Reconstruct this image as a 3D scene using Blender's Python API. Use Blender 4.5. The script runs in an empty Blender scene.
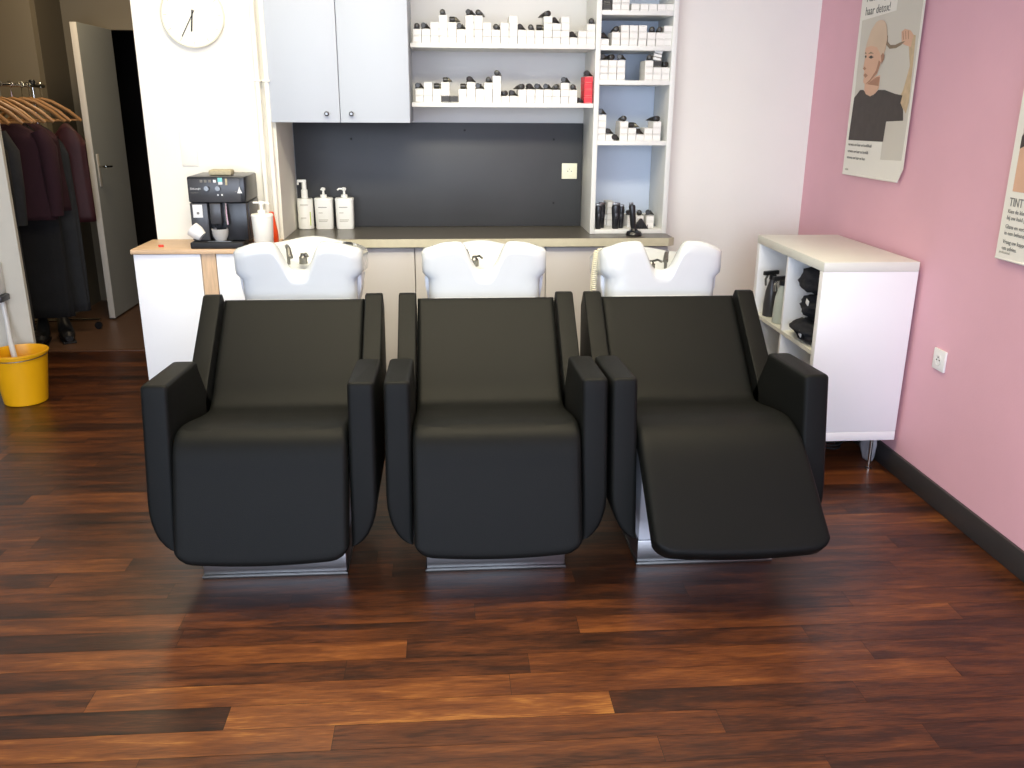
import bpy, bmesh, math, random
from mathutils import Vector, Matrix
random.seed(7)
PI = math.pi
C = bpy.context.scene.collection

# ------------------------------------------------------------------ materials
def lin(c):
    c = c / 255.0
    return c / 12.92 if c <= 0.04045 else ((c + 0.055) / 1.055) ** 2.4
def col(r, g, b): return (lin(r), lin(g), lin(b), 1.0)

def mat(name, rgb, rough=0.6, metal=0.0, noise=0.0, nscale=20.0, bump=0.0, bscale=60.0, spec=0.5,
        coat=0.0, trans=0.0, alpha=1.0, stretch=None, emis=None, sub=0.0):
    m = bpy.data.materials.new(name); m.use_nodes = True
    nt = m.node_tree; N = nt.nodes; L = nt.links
    b = N['Principled BSDF']
    b.inputs['Base Color'].default_value = col(*rgb)
    b.inputs['Roughness'].default_value = rough
    b.inputs['Metallic'].default_value = metal
    b.inputs['Specular IOR Level'].default_value = spec
    b.inputs['Coat Weight'].default_value = coat
    b.inputs['Coat Roughness'].default_value = 0.12
    b.inputs['Transmission Weight'].default_value = trans
    b.inputs['Alpha'].default_value = alpha
    if emis:
        b.inputs['Emission Color'].default_value = col(*rgb)
        b.inputs['Emission Strength'].default_value = emis
    tc = N.new('ShaderNodeTexCoord')
    mp = N.new('ShaderNodeMapping'); L.new(tc.outputs['Object'], mp.inputs['Vector'])
    if stretch: mp.inputs['Scale'].default_value = stretch
    if noise > 0:
        n = N.new('ShaderNodeTexNoise'); n.inputs['Scale'].default_value = nscale; n.inputs['Detail'].default_value = 4
        L.new(mp.outputs[0], n.inputs['Vector'])
        r = N.new('ShaderNodeValToRGB')
        base = Vector(col(*rgb)[:3])
        lo = base * (1 - noise); hi = base * (1 + noise)
        r.color_ramp.elements[0].color = (*lo, 1); r.color_ramp.elements[1].color = (min(hi[0], 1), min(hi[1], 1), min(hi[2], 1), 1)
        r.color_ramp.elements[0].position = 0.3; r.color_ramp.elements[1].position = 0.7
        L.new(n.outputs['Fac'], r.inputs[0]); L.new(r.outputs[0], b.inputs['Base Color'])
    if bump > 0:
        n2 = N.new('ShaderNodeTexNoise'); n2.inputs['Scale'].default_value = bscale; n2.inputs['Detail'].default_value = 3
        L.new(mp.outputs[0], n2.inputs['Vector'])
        bp = N.new('ShaderNodeBump'); bp.inputs['Strength'].default_value = bump; bp.inputs['Distance'].default_value = 0.01
        L.new(n2.outputs['Fac'], bp.inputs['Height']); L.new(bp.outputs[0], b.inputs['Normal'])
    return m

M = {}
M['pink'] = mat('pink_wall_paint', (229, 177, 188), 0.65, noise=0.03, nscale=3, bump=0.05, bscale=120)
M['cream'] = mat('cream_wall_paint', (244, 240, 226), 0.7, noise=0.015, nscale=2, bump=0.05, bscale=90)
M['pale'] = mat('pale_wall_paint', (238, 234, 224), 0.7, noise=0.02, nscale=2, bump=0.05, bscale=90)
M['greige'] = mat('greige_wall_paint', (205, 200, 184), 0.75, noise=0.02, nscale=2, bump=0.05, bscale=90)
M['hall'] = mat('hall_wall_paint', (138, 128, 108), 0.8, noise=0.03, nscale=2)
M['hall_shade'] = mat('hall_wall_shade_tone', (98, 90, 74), 0.8, noise=0.03, nscale=2)  # hall wall colour darkened to stand for shade on the side-facing return
M['unlit_room'] = mat('unlit_room_darkness', (30, 26, 24), 0.9, noise=0.05)  # near black stands in for the darkness of an unlit room
M['ceil'] = mat('ceiling_paint', (238, 234, 226), 0.8, noise=0.01)
M['skirt'] = mat('charcoal_skirting', (52, 50, 50), 0.45, noise=0.08, nscale=8)
M['cab_grey'] = mat('light_grey_cabinet', (176, 182, 190), 0.45, noise=0.01, nscale=3)
M['shelf_white'] = mat('shelf_board_white', (228, 228, 222), 0.45, noise=0.01)
M['shelf_back'] = mat('shelf_back_grey', (214, 212, 208), 0.6, noise=0.02, nscale=2)
M['shelf_blue'] = mat('shelf_back_cool_grey', (196, 206, 220), 0.6, noise=0.02, nscale=2)
M['slate'] = mat('slate_backsplash', (58, 59, 61), 0.5, noise=0.05, nscale=6)
M['counter'] = mat('counter_top_charcoal', (88, 84, 76), 0.3, noise=0.06, nscale=30)
M['counter_edge'] = mat('counter_edge_beige', (196, 190, 164), 0.45, noise=0.04, nscale=30)
M['base_grey'] = mat('base_cabinet_grey', (196, 192, 188), 0.45, noise=0.02, nscale=3)
M['white_lam'] = mat('white_laminate', (242, 242, 242), 0.4, noise=0.008, nscale=3)
M['kallax_in'] = mat('white_laminate_edge', (226, 226, 214), 0.4, noise=0.01)
M['oak'] = mat('pale_oak_veneer', (214, 180, 142), 0.45, noise=0.12, nscale=9, stretch=(1.5, 14, 14))
M['oakv'] = mat('pale_oak_veneer_upright', (214, 180, 142), 0.45, noise=0.12, nscale=9, stretch=(14, 14, 1.5))
M['leather'] = mat('charcoal_leather', (18, 19, 18), 0.52, noise=0.05, nscale=4, bump=0.12, bscale=420, spec=0.12)
M['steel'] = mat('brushed_steel', (176, 176, 178), 0.34, metal=1.0, noise=0.1, nscale=30, stretch=(1, 1, 40))
M['chrome'] = mat('chrome', (205, 205, 200), 0.15, metal=1.0, noise=0.03)
M['nickel'] = mat('dull_nickel', (128, 128, 126), 0.35, metal=1.0, noise=0.05)
M['ceramic'] = mat('white_ceramic', (198, 203, 206), 0.16, noise=0.006, nscale=3, coat=0.4)
M['body_white'] = mat('white_lacquered_body', (212, 215, 222), 0.3, noise=0.01)
M['hose_cream'] = mat('cream_hose', (222, 216, 190), 0.4, noise=0.03)
M['carton'] = mat('white_carton', (234, 232, 226), 0.6, noise=0.02, nscale=40)
M['carton_top'] = mat('carton_seam_grey', (168, 164, 158), 0.7, noise=0.04)
M['red_carton'] = mat('red_carton', (226, 44, 58), 0.5, noise=0.05, nscale=20)
M['black_carton'] = mat('black_carton', (48, 46, 44), 0.5, noise=0.1)
M['tube_black'] = mat('black_tube_cap', (40, 38, 34), 0.35, noise=0.12)
M['tube_grey'] = mat('grey_tube_foil', (120, 116, 100), 0.3, metal=0.6, noise=0.15, nscale=60)
M['plastic_black'] = mat('black_plastic', (30, 31, 34), 0.28, noise=0.08)
M['plastic_dark'] = mat('dark_grey_plastic', (58, 58, 60), 0.3, noise=0.05)
M['matte_black'] = mat('matte_black', (20, 20, 22), 0.6, noise=0.1)
M['print_grey'] = mat('grey_print', (120, 118, 112), 0.8, noise=0.02)
M['print_pale'] = mat('pale_grey_print', (176, 172, 158), 0.8, noise=0.02)
M['print_white'] = mat('white_print', (228, 228, 226), 0.6, noise=0.02)
M['print_green'] = mat('lime_print', (190, 210, 70), 0.7, noise=0.02)
M['teal'] = mat('teal_sticker', (120, 200, 200), 0.6, noise=0.02)
M['bottle_white'] = mat('white_bottle_plastic', (240, 240, 232), 0.35, noise=0.01)
M['orange'] = mat('orange_bottle_plastic', (226, 74, 22), 0.3, noise=0.05)
M['red'] = mat('red_plastic', (222, 60, 40), 0.4, noise=0.05)
M['sponge'] = mat('beige_sponge', (176, 166, 136), 0.9, noise=0.1, nscale=80, bump=0.4, bscale=200)
M['cup_white'] = mat('white_porcelain', (238, 236, 228), 0.25, noise=0.01)
M['cup_grey'] = mat('grey_glass_cup', (186, 184, 178), 0.2, noise=0.02)
M['cup_in'] = mat('dark_cup_inside', (70, 66, 60), 0.4, noise=0.02)
M['frost'] = mat('frosted_plastic', (176, 184, 176), 0.35, noise=0.03)
M['cloth_black'] = mat('black_towel_cloth', (22, 23, 30), 0.95, noise=0.2, nscale=30, bump=0.5, bscale=180)
M['burgundy'] = mat('burgundy_cloth', (50, 22, 33), 0.9, noise=0.12, nscale=14, bump=0.2, bscale=60)
M['coat_black'] = mat('black_coat_cloth', (26, 27, 30), 0.9, noise=0.15, nscale=14, bump=0.3, bscale=80)
M['coat_grey'] = mat('charcoal_coat_cloth', (44, 46, 50), 0.9, noise=0.15, nscale=14, bump=0.3, bscale=80)
M['crimson'] = mat('dark_red_cloth', (58, 17, 24), 0.6, noise=0.2, nscale=20)
M['hanger'] = mat('hanger_wood', (166, 122, 76), 0.4, noise=0.12, nscale=14, stretch=(2, 12, 12))
M['yellow'] = mat('yellow_bucket_plastic', (242, 176, 14), 0.38, noise=0.03, nscale=6)
M['hose_white'] = mat('white_tubing', (214, 212, 206), 0.35, noise=0.02)
M['door_grey'] = mat('grey_door_paint', (168, 172, 168), 0.5, noise=0.02, nscale=3)
M['door_edge'] = mat('white_door_edge', (222, 216, 204), 0.5, noise=0.02)
M['brass'] = mat('brass_plate', (196, 182, 140), 0.3, metal=0.8, noise=0.06)
M['paper'] = mat('poster_paper', (240, 236, 222), 0.55, noise=0.01)
M['photo_bg'] = mat('poster_photo_ground', (214, 208, 192), 0.55, noise=0.02, nscale=3)
M['skin'] = mat('poster_skin_print', (222, 178, 146), 0.55, noise=0.05, nscale=9)
M['skin_pale'] = mat('poster_scalp_print', (216, 190, 160), 0.55, noise=0.04, nscale=9)
M['skin_dark'] = mat('poster_skin_shade_print', (176, 128, 98), 0.55, noise=0.05, nscale=9)
M['hair'] = mat('poster_hair_print', (138, 120, 92), 0.55, noise=0.15, nscale=30)
M['blond'] = mat('poster_blond_print', (206, 180, 140), 0.55, noise=0.12, nscale=30)
M['shirt'] = mat('poster_shirt_print', (68, 60, 54), 0.6, noise=0.12, nscale=24)
M['socket'] = mat('cream_socket_plastic', (238, 234, 206), 0.4, noise=0.01)
M['socket_w'] = mat('white_socket_plastic', (238, 236, 230), 0.4, noise=0.01)
M['clock_face'] = mat('clock_face_cream', (242, 238, 220), 0.6, noise=0.01)
M['clock_rim'] = mat('clock_rim_white', (222, 218, 200), 0.4, noise=0.01)
M['pipe'] = mat('cream_pipe_paint', (236, 232, 220), 0.45, noise=0.01)
M['bag_clear'] = mat('clear_plastic_bag', (206, 206, 214), 0.25, noise=0.05, alpha=0.5)
M['hall_floor'] = mat('hall_floor_wood', (98, 72, 56), 0.35, noise=0.2, nscale=5, stretch=(1, 10, 1))
M['sub_dark'] = mat('floor_seam_dark', (26, 14, 9), 0.5, noise=0.1)
M['strip'] = mat('threshold_wood', (92, 62, 44), 0.5, noise=0.1)

def floor_mat():
    m = bpy.data.materials.new('merbau_planks'); m.use_nodes = True
    nt = m.node_tree; N = nt.nodes; L = nt.links; b = N['Principled BSDF']
    at = N.new('ShaderNodeAttribute'); at.attribute_name = 'tone'
    sep = N.new('ShaderNodeSeparateColor'); L.new(at.outputs['Color'], sep.inputs[0])
    tc = N.new('ShaderNodeTexCoord')
    off = N.new('ShaderNodeVectorMath'); off.operation = 'MULTIPLY_ADD'
    comb = N.new('ShaderNodeCombineXYZ'); L.new(sep.outputs['Green'], comb.inputs[0]); L.new(sep.outputs['Green'], comb.inputs[2])
    off.inputs[1].default_value = (37, 0, 23)
    L.new(comb.outputs[0], off.inputs[0]); L.new(tc.outputs['Object'], off.inputs[2])
    def noise(scale, sx, sy, det=5, dist=0.0):
        mp = N.new('ShaderNodeMapping'); mp.inputs['Scale'].default_value = (sx, sy, 1); L.new(off.outputs[0], mp.inputs['Vector'])
        n = N.new('ShaderNodeTexNoise'); n.inputs['Scale'].default_value = scale; n.inputs['Detail'].default_value = det
        n.inputs['Distortion'].default_value = dist
        L.new(mp.outputs[0], n.inputs['Vector']); return n.outputs['Fac']
    fine = noise(7, 3.0, 42, 6)
    coarse = noise(3, 1.3, 9, 3, 0.6)
    spark = noise(14, 2.2, 30, 2)
    def math_(op, a, bb, c=None):
        q = N.new('ShaderNodeMath'); q.operation = op
        for i, v in enumerate((a, bb, c)):
            if v is None: continue
            if isinstance(v, (int, float)): q.inputs[i].default_value = v
            else: L.new(v, q.inputs[i])
        return q.outputs[0]
    f1 = math_('MULTIPLY_ADD', math_('SUBTRACT', fine, 0.5), 0.60, math_('MULTIPLY_ADD', sep.outputs['Red'], 0.72, 0.09))
    f2 = math_('MULTIPLY_ADD', math_('SUBTRACT', coarse, 0.5), 0.95, f1)
    r = N.new('ShaderNodeValToRGB'); cr = r.color_ramp
    cr.elements[0].position = 0.0; cr.elements[0].color = col(26, 13, 9)
    cr.elements[1].position = 1.0; cr.elements[1].color = col(172, 116, 54)
    for p, c_ in ((0.25, (56, 28, 14)), (0.5, (90, 48, 22)), (0.75, (120, 70, 32))):
        e = cr.elements.new(p); e.color = col(*c_)
    L.new(f2, r.inputs[0]); L.new(r.outputs[0], b.inputs['Base Color'])
    rr = math_('MULTIPLY_ADD', fine, 0.16, 0.27)
    L.new(rr, b.inputs['Roughness'])
    b.inputs['Specular IOR Level'].default_value = 0.38
    bp = N.new('ShaderNodeBump'); bp.inputs['Strength'].default_value = 0.12; bp.inputs['Distance'].default_value = 0.003
    L.new(spark, bp.inputs['Height']); L.new(bp.outputs[0], b.inputs['Normal'])
    return m
M['floor'] = floor_mat()

# ------------------------------------------------------------------ mesh builder
class MB:
    def __init__(s): s.bm = bmesh.new()
    def box(s, x0, x1, y0, y1, z0, z1, bev=0.0, seg=2, rot=None, mi=0):
        ret = bmesh.ops.create_cube(s.bm, size=1.0)
        vs = ret['verts']
        c = Vector(((x0+x1)/2, (y0+y1)/2, (z0+z1)/2)); d = Vector((x1-x0, y1-y0, z1-z0))
        for v in vs: v.co = Vector((v.co.x*d.x, v.co.y*d.y, v.co.z*d.z))
        es = list({e for v in vs for e in v.link_edges})
        if bev > 0:
            r = bmesh.ops.bevel(s.bm, geom=es, offset=bev, segments=seg, profile=0.5, affect='EDGES')
            vs = list({v for f in r['faces'] for v in f.verts} | {v for v in vs if v.is_valid})
        for v in vs:
            if rot is not None: v.co = rot @ v.co
            v.co += c
        for f in {f for v in vs for f in v.link_faces}: f.material_index = mi
        return s
    def prism(s, pts, axis, a, b, bev=0.0, seg=2, mi=0):
        # pts: 2D polygon; axis 'x': pts=(y,z); 'y': pts=(x,z); 'z': pts=(x,y)
        def P(p, t):
            return {'x': (t, p[0], p[1]), 'y': (p[0], t, p[1]), 'z': (p[0], p[1], t)}[axis]
        A = [s.bm.verts.new(P(p, a)) for p in pts]; B = [s.bm.verts.new(P(p, b)) for p in pts]
        n = len(pts); fs = [s.bm.faces.new(A), s.bm.faces.new(B[::-1])]
        for i in range(n): fs.append(s.bm.faces.new((A[i], B[i], B[(i+1) % n], A[(i+1) % n])))
        for f in fs: f.material_index = mi
        if bev > 0:
            es = list({e for v in A+B for e in v.link_edges})
            bmesh.ops.bevel(s.bm, geom=es, offset=bev, segments=seg, profile=0.5, affect='EDGES')
        return s
    def rings(s, rings, closed=True, cap0=True, cap1=True, mi=0):
        R = [[s.bm.verts.new(p) for p in r] for r in rings]
        n = len(R[0])
        for a, b in zip(R, R[1:]):
            for i in range(n if closed else n-1):
                f = s.bm.faces.new((a[i], a[(i+1) % n], b[(i+1) % n], b[i])); f.material_index = mi
        if cap0 and closed: s.bm.faces.new(R[0][::-1]).material_index = mi
        if cap1 and closed: s.bm.faces.new(R[-1]).material_index = mi
        return s
    def lathe(s, prof, c=(0, 0, 0), seg=24, axis='z', sy=1.0, cap0=True, cap1=True, mi=0, rot=None):
        rs = []
        for r, h in prof:
            ring = []
            for i in range(seg):
                a = 2*PI*i/seg
                p = Vector((r*math.cos(a), r*math.sin(a)*sy, h))
                if axis == 'y': p = Vector((p.x, h, p.y))
                if axis == 'x': p = Vector((h, p.x, p.y))
                if rot is not None: p = rot @ p
                ring.append(p + Vector(c))
            rs.append(ring)
        return s.rings(rs, True, cap0, cap1, mi)
    def tube(s, pts, r, seg=8, mi=0):
        pts = [Vector(p) for p in pts]; rs = []; up = None
        for i, p in enumerate(pts):
            t = (pts[min(i+1, len(pts)-1)] - pts[max(i-1, 0)]).normalized()
            if up is None: up = Vector((0, 0, 1)) if abs(t.z) < 0.9 else Vector((1, 0, 0))
            sd = t.cross(up).normalized(); up = sd.cross(t).normalized()
            rr = r[i] if isinstance(r, (list, tuple)) else r
            rs.append([p + sd*rr*math.cos(2*PI*k/seg) + up*rr*math.sin(2*PI*k/seg) for k in range(seg)])
        return s.rings(rs, mi=mi)
    def poly(s, pts, mi=0):
        s.bm.faces.new([s.bm.verts.new(p) for p in pts]).material_index = mi; return s
    def build(s, name, m, parent=None, ang=35, smooth=True, recalc=True):
        if recalc: bmesh.ops.recalc_face_normals(s.bm, faces=s.bm.faces[:])
        me = bpy.data.meshes.new(name); s.bm.to_mesh(me); s.bm.free()
        if smooth:
            for p in me.polygons: p.use_smooth = True
            me.set_sharp_from_angle(angle=math.radians(ang))
        for mm in (m if isinstance(m, (list, tuple)) else [m]): me.materials.append(mm)
        o = bpy.data.objects.new(name, me); C.objects.link(o)
        if parent is not None: o.parent = parent
        return o

def tag(o, label=None, cat=None, group=None, kind=None):
    if label: o['label'] = label
    if cat: o['category'] = cat
    if group: o['group'] = group
    if kind: o['kind'] = kind
    return o
def thing(name, label, cat, loc=(0, 0, 0), rz=0.0, group=None):
    o = bpy.data.objects.new(name, None); C.objects.link(o); o.empty_display_size = 0.05
    o.location = loc; o.rotation_euler = (0, 0, rz)
    return tag(o, label, cat, group)
def struct(o, label):
    return tag(o, label, 'structure', kind='structure')
def text(name, body, size, m, parent, matrix, extr=0.0003, sx=1.0):
    cu = bpy.data.curves.new(name, 'FONT'); cu.body = body; cu.size = size; cu.extrude = extr; cu.resolution_u = 2
    t = bpy.data.objects.new(name, cu); C.objects.link(t)
    me = bpy.data.meshes.new_from_object(t); bpy.data.objects.remove(t)
    for v in me.vertices: v.co.x *= sx
    me.materials.clear(); me.materials.append(m)
    o = bpy.data.objects.new(name, me); C.objects.link(o); o.parent = parent; o.matrix_local = matrix
    return o

# ------------------------------------------------------------------ floor
def build_floor():
    bm = bmesh.new(); lay = bm.loops.layers.float_color.new('tone')
    W = 0.0905; Y0 = 1.957
    rnd = random.Random(21)
    spec = {   # row : ([joints], [tones between joints])
        -4: ([-0.55, 0.886], [0.42, 0.40, 0.22]),
        -3: ([-0.75, 0.499, 1.18], [0.50, 0.48, 0.33, 0.30]),
        -2: ([-0.301, 0.674], [0.80, 0.50, 0.36]),
        -1: ([-0.578, 0.41, 1.08], [0.16, 0.90, 0.24, 0.36]),
        0: ([-0.95, 0.15, 1.392], [0.48, 0.74, 0.60, 0.30]),
        1: ([-0.3, 0.209, 1.189], [0.34, 0.26, 0.52, 0.34]),
        2: ([-0.135, 1.043], [0.66, 0.26, 0.24]),
        3: ([-0.797, 0.373, 1.556], [0.20, 0.32, 0.60, 0.28]),
        4: ([-0.815, 0.066, 1.25], [0.54, 0.36, 0.32, 0.42]),
        5: ([-0.508, 0.75], [0.22, 0.24, 0.36]),
        6: ([-0.9, 0.4, 1.5], [0.46, 0.3, 0.28, 0.45]),
        7: ([-1.3, -0.2, 1.2], [0.36, 0.42, 0.3, 0.34]),
    }
    for k in range(-45, 40):
        ya = Y0 + k*W; yb = ya + W
        if k in spec:
            js, tn = spec[k]
            js = [js[0]-1.25-0.1*(k % 3)] + list(js) + [js[-1]+1.2]
            tn = [tn[0]*0.8+0.05] + list(tn) + [tn[-1]]
            xs = [-4.4] + js + [2.3]
        else:
            xs = [-4.4]; x = -4.4 + rnd.uniform(0.2, 1.1)
            while x < 1.9: xs.append(x); x += rnd.uniform(0.6, 1.35)
            xs.append(2.3); tn = [min(0.85, max(0.1, rnd.gauss(0.35, 0.15))) for _ in xs]
        for i in range(len(xs)-1):
            a = max(xs[i], -4.0); b = min(xs[i+1], 1.90)
            if b - a < 0.02: continue
            g = 0.0006; t = tn[min(i, len(tn)-1)]; q = rnd.random()
            y2 = min(yb, 5.50)
            if y2 - ya < 0.01: continue
            vs = [bm.verts.new((a+g, ya+g, 0)), bm.verts.new((b-g, ya+g, 0)), bm.verts.new((b-g, y2-g, 0)), bm.verts.new((a+g, y2-g, 0))]
            f = bm.faces.new(vs)
            for lp in f.loops: lp[lay] = (t, q, 0, 1)
    f = bm.faces.new([bm.verts.new(p) for p in ((-4.0, -2.12, -0.0015), (1.90, -2.12, -0.0015), (1.90, 5.5, -0.0015), (-4.0, 5.5, -0.0015))])
    f.material_index = 1
    me = bpy.data.meshes.new('floor'); bm.to_mesh(me); bm.free()
    me.materials.append(M['floor']); me.materials.append(M['sub_dark'])
    o = bpy.data.objects.new('floor', me); C.objects.link(o)
    struct(o, 'dark glossy reddish brown plank floor')
build_floor()
struct(MB().box(-4.0, -0.9, 5.5, 7.0, -0.05, 0.0).build('floor_hall', M['hall_floor']), 'brown hall floor beyond the threshold')
struct(MB().box(-3.3, -1.0, 7.0, 8.6, -0.05, -0.001).build('floor_dark_room', M['unlit_room']), 'dark floor through the far doorway')
struct(MB().box(-4.0, -1.39, 5.475, 5.515, -0.004, 0.004, 0.001).build('trim_threshold', M['strip']), 'wooden threshold strip between the two floors')

# ------------------------------------------------------------------ shell
XR = 1.885; H = 2.75
def wall(name, m, lab, *boxes):
    b = MB()
    for q in boxes: b.box(*q)
    return struct(b.build(name, m, smooth=False), lab)
wall('wall_right', M['pink'], 'dusty pink wall on the right', (XR, XR+0.1, -2.2, 4.78, 0, H))
wall('wall_back', M['pale'], 'pale greyish wall right of the shelf tower', (1.126, XR, 4.62, 4.72, 0, H), (1.126, 1.16, 4.72, 4.86, 0, H))
wall('wall_niche', M['shelf_back'], 'back of the recess behind the shelves and cupboard', (-0.80, 1.16, 4.80, 4.86, 0, H))
wall('wall_clock', M['cream'], 'bright cream wall with the clock', (-1.388, -0.79, 4.34, 4.86, 0, H))
wall('wall_left', M['greige'], 'greige wall at the left edge beside the hall opening', (-4.0, -2.210, 4.70, 4.725, 0, H))
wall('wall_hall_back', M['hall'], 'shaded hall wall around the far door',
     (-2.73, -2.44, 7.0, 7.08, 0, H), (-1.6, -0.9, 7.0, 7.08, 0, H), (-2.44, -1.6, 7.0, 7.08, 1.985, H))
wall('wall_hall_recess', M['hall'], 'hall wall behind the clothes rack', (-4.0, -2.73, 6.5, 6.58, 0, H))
wall('wall_hall_return', M['hall_shade'], 'short dark return of the hall wall', (-2.79, -2.728, 6.581, 7.08, 0, H))
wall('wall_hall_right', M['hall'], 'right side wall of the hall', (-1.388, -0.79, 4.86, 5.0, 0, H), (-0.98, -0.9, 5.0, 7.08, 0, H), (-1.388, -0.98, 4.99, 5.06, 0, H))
wall('wall_side', M['greige'], 'far left side wall of the salon', (-4.1, -4.0, -2.2, 7.1, 0, H))
wall('wall_dark_room', M['unlit_room'], 'dark walls of the room past the far doorway',
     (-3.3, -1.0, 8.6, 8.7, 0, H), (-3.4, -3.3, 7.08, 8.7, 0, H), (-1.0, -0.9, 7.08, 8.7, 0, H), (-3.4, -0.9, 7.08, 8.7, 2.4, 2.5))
wall('ceiling', M['ceil'], 'plain off white ceiling', (-4.1, XR+0.1, -2.2, 7.1, H, H+0.08))
# shopfront behind the viewer: piers, sill and lintel, with two glazed openings
wall('wall_front', M['pale'], 'shopfront wall around the street windows',
     (-4.1, -3.7, -2.2, -2.1, 0, H), (1.6, XR+0.1, -2.2, -2.1, 0, H), (-3.7, 1.6, -2.2, -2.1, 2.5, H), (-3.7, 1.6, -2.2, -2.1, 0, 0.25), (-1.15, -1.05, -2.2, -2.1, 0.25, 2.5))
struct(MB().box(XR-0.014, XR-0.0005, -2.1, 4.615, 0.0005, 0.095, 0.003).build('baseboard_right', M['skirt']), 'charcoal skirting board along the pink wall')
struct(MB().box(1.13, XR-0.016, 4.606, 4.6195, 0.0005, 0.095, 0.003).build('baseboard_back', M['skirt']), 'charcoal skirting board along the back wall')
# lintel / architrave of the hall doorway
struct(MB().box(-2.52, -2.445, 6.975, 6.998, 0, 2.06).box(-2.445, -1.52, 6.975, 6.998, 1.985, 2.06).box(-1.595, -1.52, 6.975, 6.998, 0, 1.985)
       .build('trim_1', M['hall'], smooth=False), 'grey painted frame around the far doorway')
# open door leaf
dl = tag(MB().box(-2.425, -2.385, 6.34, 6.97, 0.012, 1.985, 0.002).build('door_1', [M['door_grey']], smooth=False), 'grey hall door standing open', 'structure', kind='structure')
MB().box(-2.4255, -2.3845, 6.333, 6.3405, 0.012, 1.985, 0.001).build('door_edge', M['door_edge'], dl)
MB().box(-2.3848, -2.381, 6.375, 6.415, 0.93, 1.15, 0.002).build('handle_plate', M['door_edge'], dl)
MB().tube([(-2.382, 6.395, 1.065), (-2.335, 6.395, 1.065)], 0.008).tube([(-2.337, 6.39, 1.065), (-2.335, 6.50, 1.06)], 0.008).build('handle', M['chrome'], dl)

# ------------------------------------------------------------------ niche furniture
t = thing('wall_cupboard', 'light grey two-door wall cupboard above the slate backsplash', 'cupboard', (-0.49, 4.5, 1.42))
def loc(mb_box, o): pass
def lb(mb, L0, x0, x1, y0, y1, z0, z1, bev=0.0, **k):   # box in world numbers, stored relative to L0
    return mb.box(x0-L0[0], x1-L0[0], y0-L0[1], y1-L0[1], z0-L0[2], z1-L0[2], bev, **k)
L0 = (-0.49, 4.5, 1.42)
lb(MB(), L0, -0.785, -0.1645, 4.322, 4.795, 1.405, 2.5, 0.001).build('carcass', M['cab_grey'], t)
for x0, x1, kx in ((-0.802, -0.4865, -0.545), (-0.4835, -0.1640, -0.432)):
    d = lb(MB(), L0, x0, x1, 4.300, 4.319, 1.405, 2.5, 0.0015).build('door', M['cab_grey'], t)
    MB().lathe([(0.004, 0.0), (0.004, 0.010), (0.010, 0.014), (0.011, 0.020), (0.006, 0.025)], seg=16, axis='y',
               rot=Matrix.Rotation(PI, 3, 'Z')).build('knob', M['nickel'], d).location = (kx-L0[0], 4.300-L0[1], 1.444-L0[2])

# long shelves
S1 = 1.766; S2 = 1.497
for z, lab in ((S1, 'upper long white wall shelf right of the cupboard'), (S2, 'lower long white wall shelf right of the cupboard'), (2.03, 'topmost long white wall shelf beside the cupboard')):
    if z < 2: tag(MB().box(-0.160, 0.7255, 4.47, 4.798, z-0.021, z, 0.0015).build('wall_shelf', M['shelf_white']), lab, 'shelf')
# slate backsplash
bs = tag(MB().box(-0.785, 0.7255, 4.782, 4.7985, 0.862, 1.397, 0.001).build('backsplash', M['slate']), 'dark slate grey backsplash panel above the counter', 'backsplash')
for x, z in ((-0.49, 1.315), (0.57, 1.315), (0.575, 0.985), (0.1, 1.36)):
    MB().lathe([(0.006, -0.001), (0.006, 0.003), (0.003, 0.004)], (x, 4.781, z), 10, 'y', rot=Matrix.Rotation(PI, 3, 'Z')).build('screw_cap', M['matte_black'], bs)

# shelf tower
t = thing('shelf_tower', 'narrow white open shelf tower standing on the counter', 'shelf unit', (0.928, 4.47, 0.86))
L0 = (0.928, 4.47, 0.86)
lb(MB(), L0, 0.728, 0.752, 4.47, 4.798, 0.861, 2.6, 0.001).build('side_panel', M['shelf_white'], t)
lb(MB(), L0, 1.100, 1.124, 4.47, 4.798, 0.861, 2.6, 0.001).build('side_panel', M['shelf_white'], t)
lb(MB(), L0, 0.753, 1.099, 4.785, 4.797, 0.861, 2.6).build('back_panel', M['shelf_blue'], t)
for z in (2.12, 1.921, 1.763, 1.605, 1.320, 0.882):
    lb(MB(), L0, 0.7525, 1.0995, 4.472, 4.784, z-0.021, z, 0.001).build('shelf', M['shelf_white'], t)

# counter and base cabinets
ct = thing('counter_worktop', 'charcoal worktop with a beige front edge under the backsplash', 'worktop', (0.17, 4.55, 0.82))
L0 = (0.17, 4.55, 0.82)
pts = [(-0.788-.17, 4.325-4.55), (1.100-.17, 4.325-4.55), (1.128-.17, 4.345-4.55), (1.1245-.17, 4.61-4.55), (1.1245-.17, 4.795-4.55), (-0.788-.17, 4.795-4.55)]
MB().prism(pts, 'z', 0.0, 0.040).build('top', M['counter'], ct)
e = MB(); e.prism([(-0.788-.17, 4.319-4.55), (1.102-.17, 4.319-4.55), (1.134-.17, 4.342-4.55), (1.1285-.17, 4.345-4.55), (1.100-.17, 4.3245-4.55), (-0.788-.17, 4.3245-4.55)], 'z', 0.0, 0.0395)
e.build('front_edge', M['counter_edge'], ct)
edges = [-0.785, -0.161, 0.160, 0.490, 0.808, 1.110]
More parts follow.
